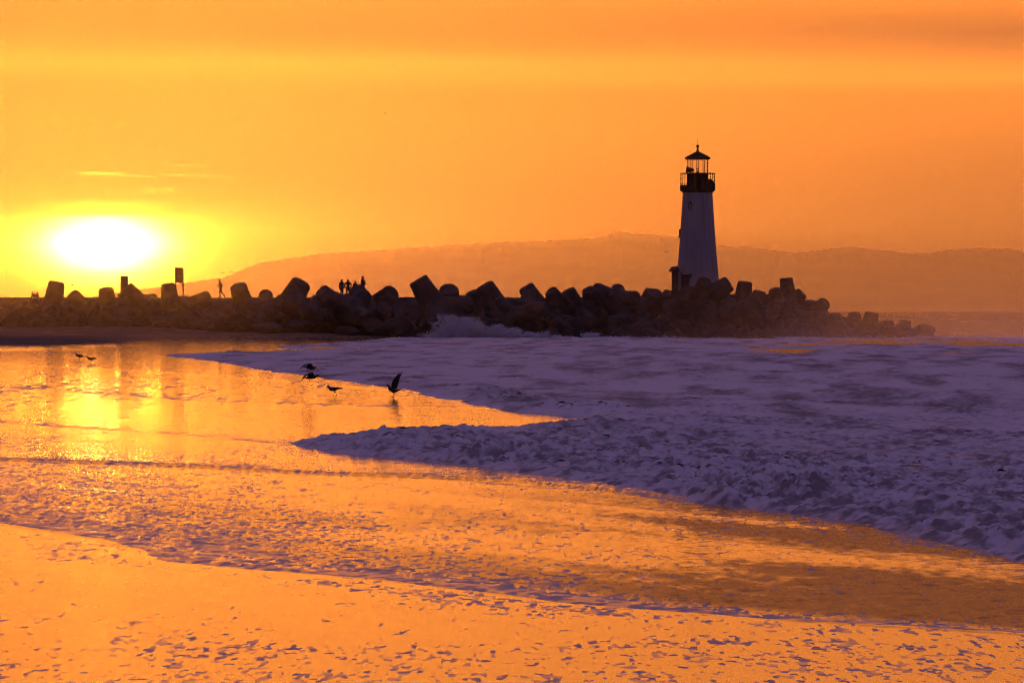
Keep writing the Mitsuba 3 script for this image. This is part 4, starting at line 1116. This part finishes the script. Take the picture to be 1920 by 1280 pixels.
# mist added over the beach to imitate the sun's glare on the rocks
BX0, BX1, BY0, BY1, BZ0, BZ1 = -75.0, -11.5, 320.0, 438.0, -0.4, 13.0
gx, gy, gz = np.linspace(0, 1, 32), np.linspace(0, 1, 32), np.linspace(0, 1, 24)
GZ, GY, GX = np.meshgrid(gz, gy, gx, indexing='ij')
wx, wy, wz = BX0 + (BX1 - BX0) * GX, BY0 + (BY1 - BY0) * GY, BZ0 + (BZ1 - BZ0) * GZ
den = np.exp(-np.maximum(wz, 0) / 4.5) * sstep(0, .3, GX) * sstep(1, .75, GX) * sstep(0, .4, GY) * sstep(1, .96, GY) * sstep(1, .55, GZ) * (0.7 + 0.6 * meshkit.fbm(np.stack([wx * 0.06, wy * 0.05, wz * 0.2], -1), 3, 80))
scene['glare_air'] = {'type': 'heterogeneous', 'albedo': {'type': 'constvolume', 'value': {'type': 'rgb', 'value': [0.95, 0.95, 0.95]}}, 'scale': 0.006,
                     'sigma_t': {'type': 'gridvolume', 'grid': mi.VolumeGrid(den[..., None].astype(np.float32)), 'to_world': T().translate([BX0, BY0, BZ0]).scale([BX1 - BX0, BY1 - BY0, BZ1 - BZ0])},
                     'phase': {'type': 'hg', 'g': 0.975}}
scene['glare_mist'] = {'type': 'cube', 'to_world': T().translate([(BX0 + BX1) / 2, (BY0 + BY1) / 2, (BZ0 + BZ1) / 2]).scale([(BX1 - BX0) / 2, (BY1 - BY0) / 2, (BZ1 - BZ0) / 2]),
                      'bsdf': {'type': 'null'}, 'interior': {'type': 'ref', 'id': 'glare_air'}, 'exterior': {'type': 'ref', 'id': 'haze_air'}}
labels['glare_mist'] = {'label': 'glowing salt mist over the beach below the sun', 'category': 'mist', 'kind': 'stuff'}

# ------------------------------------------------------------------ bright slivers of cloud above the sun (beyond the haze)
scene['cloud_air'] = {'type': 'homogeneous', 'albedo': {'type': 'rgb', 'value': [0.99, 0.99, 0.99]}, 'sigma_t': 0.0032, 'phase': {'type': 'hg', 'g': 0.96}}
CLOUDS = [(218, 328, 150, 8, 3.0, 'longest bright cloud sliver above the sun'), (372, 328.5, 165, 4, 1.5, 'faint long cloud streak right of the longest sliver'), (178, 350, 62, 6, 4, 'short cloud sliver left of the bright lens-shaped one'),
          (229, 362, 66, 6, 4, 'short tilted cloud sliver nearest above the sun'), (298, 356, 96, 10, 0.5, 'bright lens-shaped cloud sliver right above the sun'), (62, 361, 120, 4, 4, 'thin cloud streak near the left edge'),
          (18, 355, 50, 4, 2, 'small cloud sliver at the left edge'), (360, 310, 130, 3, 1.0, 'faintest cloud streak above the others')]
for k, (px, py, w, h, tilt, label) in enumerate(CLOUDS):
    d = 72000.0 + 500 * k
    m = trimesh.creation.icosphere(4, 1.0)
    v = m.vertices
    v[:, 2] *= 1 - 0.35 * v[:, 0]
    n = meshkit.fbm(np.stack([v[:, 0] * 5, v[:, 1] * 1.5, v[:, 2] * 1.5], -1), 4, 120 + k) - 0.5
    v = v * (1 + 0.35 * n[:, None] * [0.3, 0.6, 1])
    v[:, 2] += 0.9 * (meshkit.noise(np.stack([v[:, 0] * 3, v[:, 0] * 0, v[:, 0] * 0], -1), 150 + k) - 0.5)
    v = v * [w / 2 * d / F, w / 5 * d / F, h / 2 * d / F]
    m.vertices = v
    m.apply_transform(trimesh.transformations.rotation_matrix(math.radians(tilt), [0, 1, 0]))
    m.apply_translation(at(px, py, d))
    key = thing('cloud', label, 'cloud')
    scene[key] = mikit.ply(m, {'type': 'null'}, smooth=False, interior={'type': 'ref', 'id': 'cloud_air'})
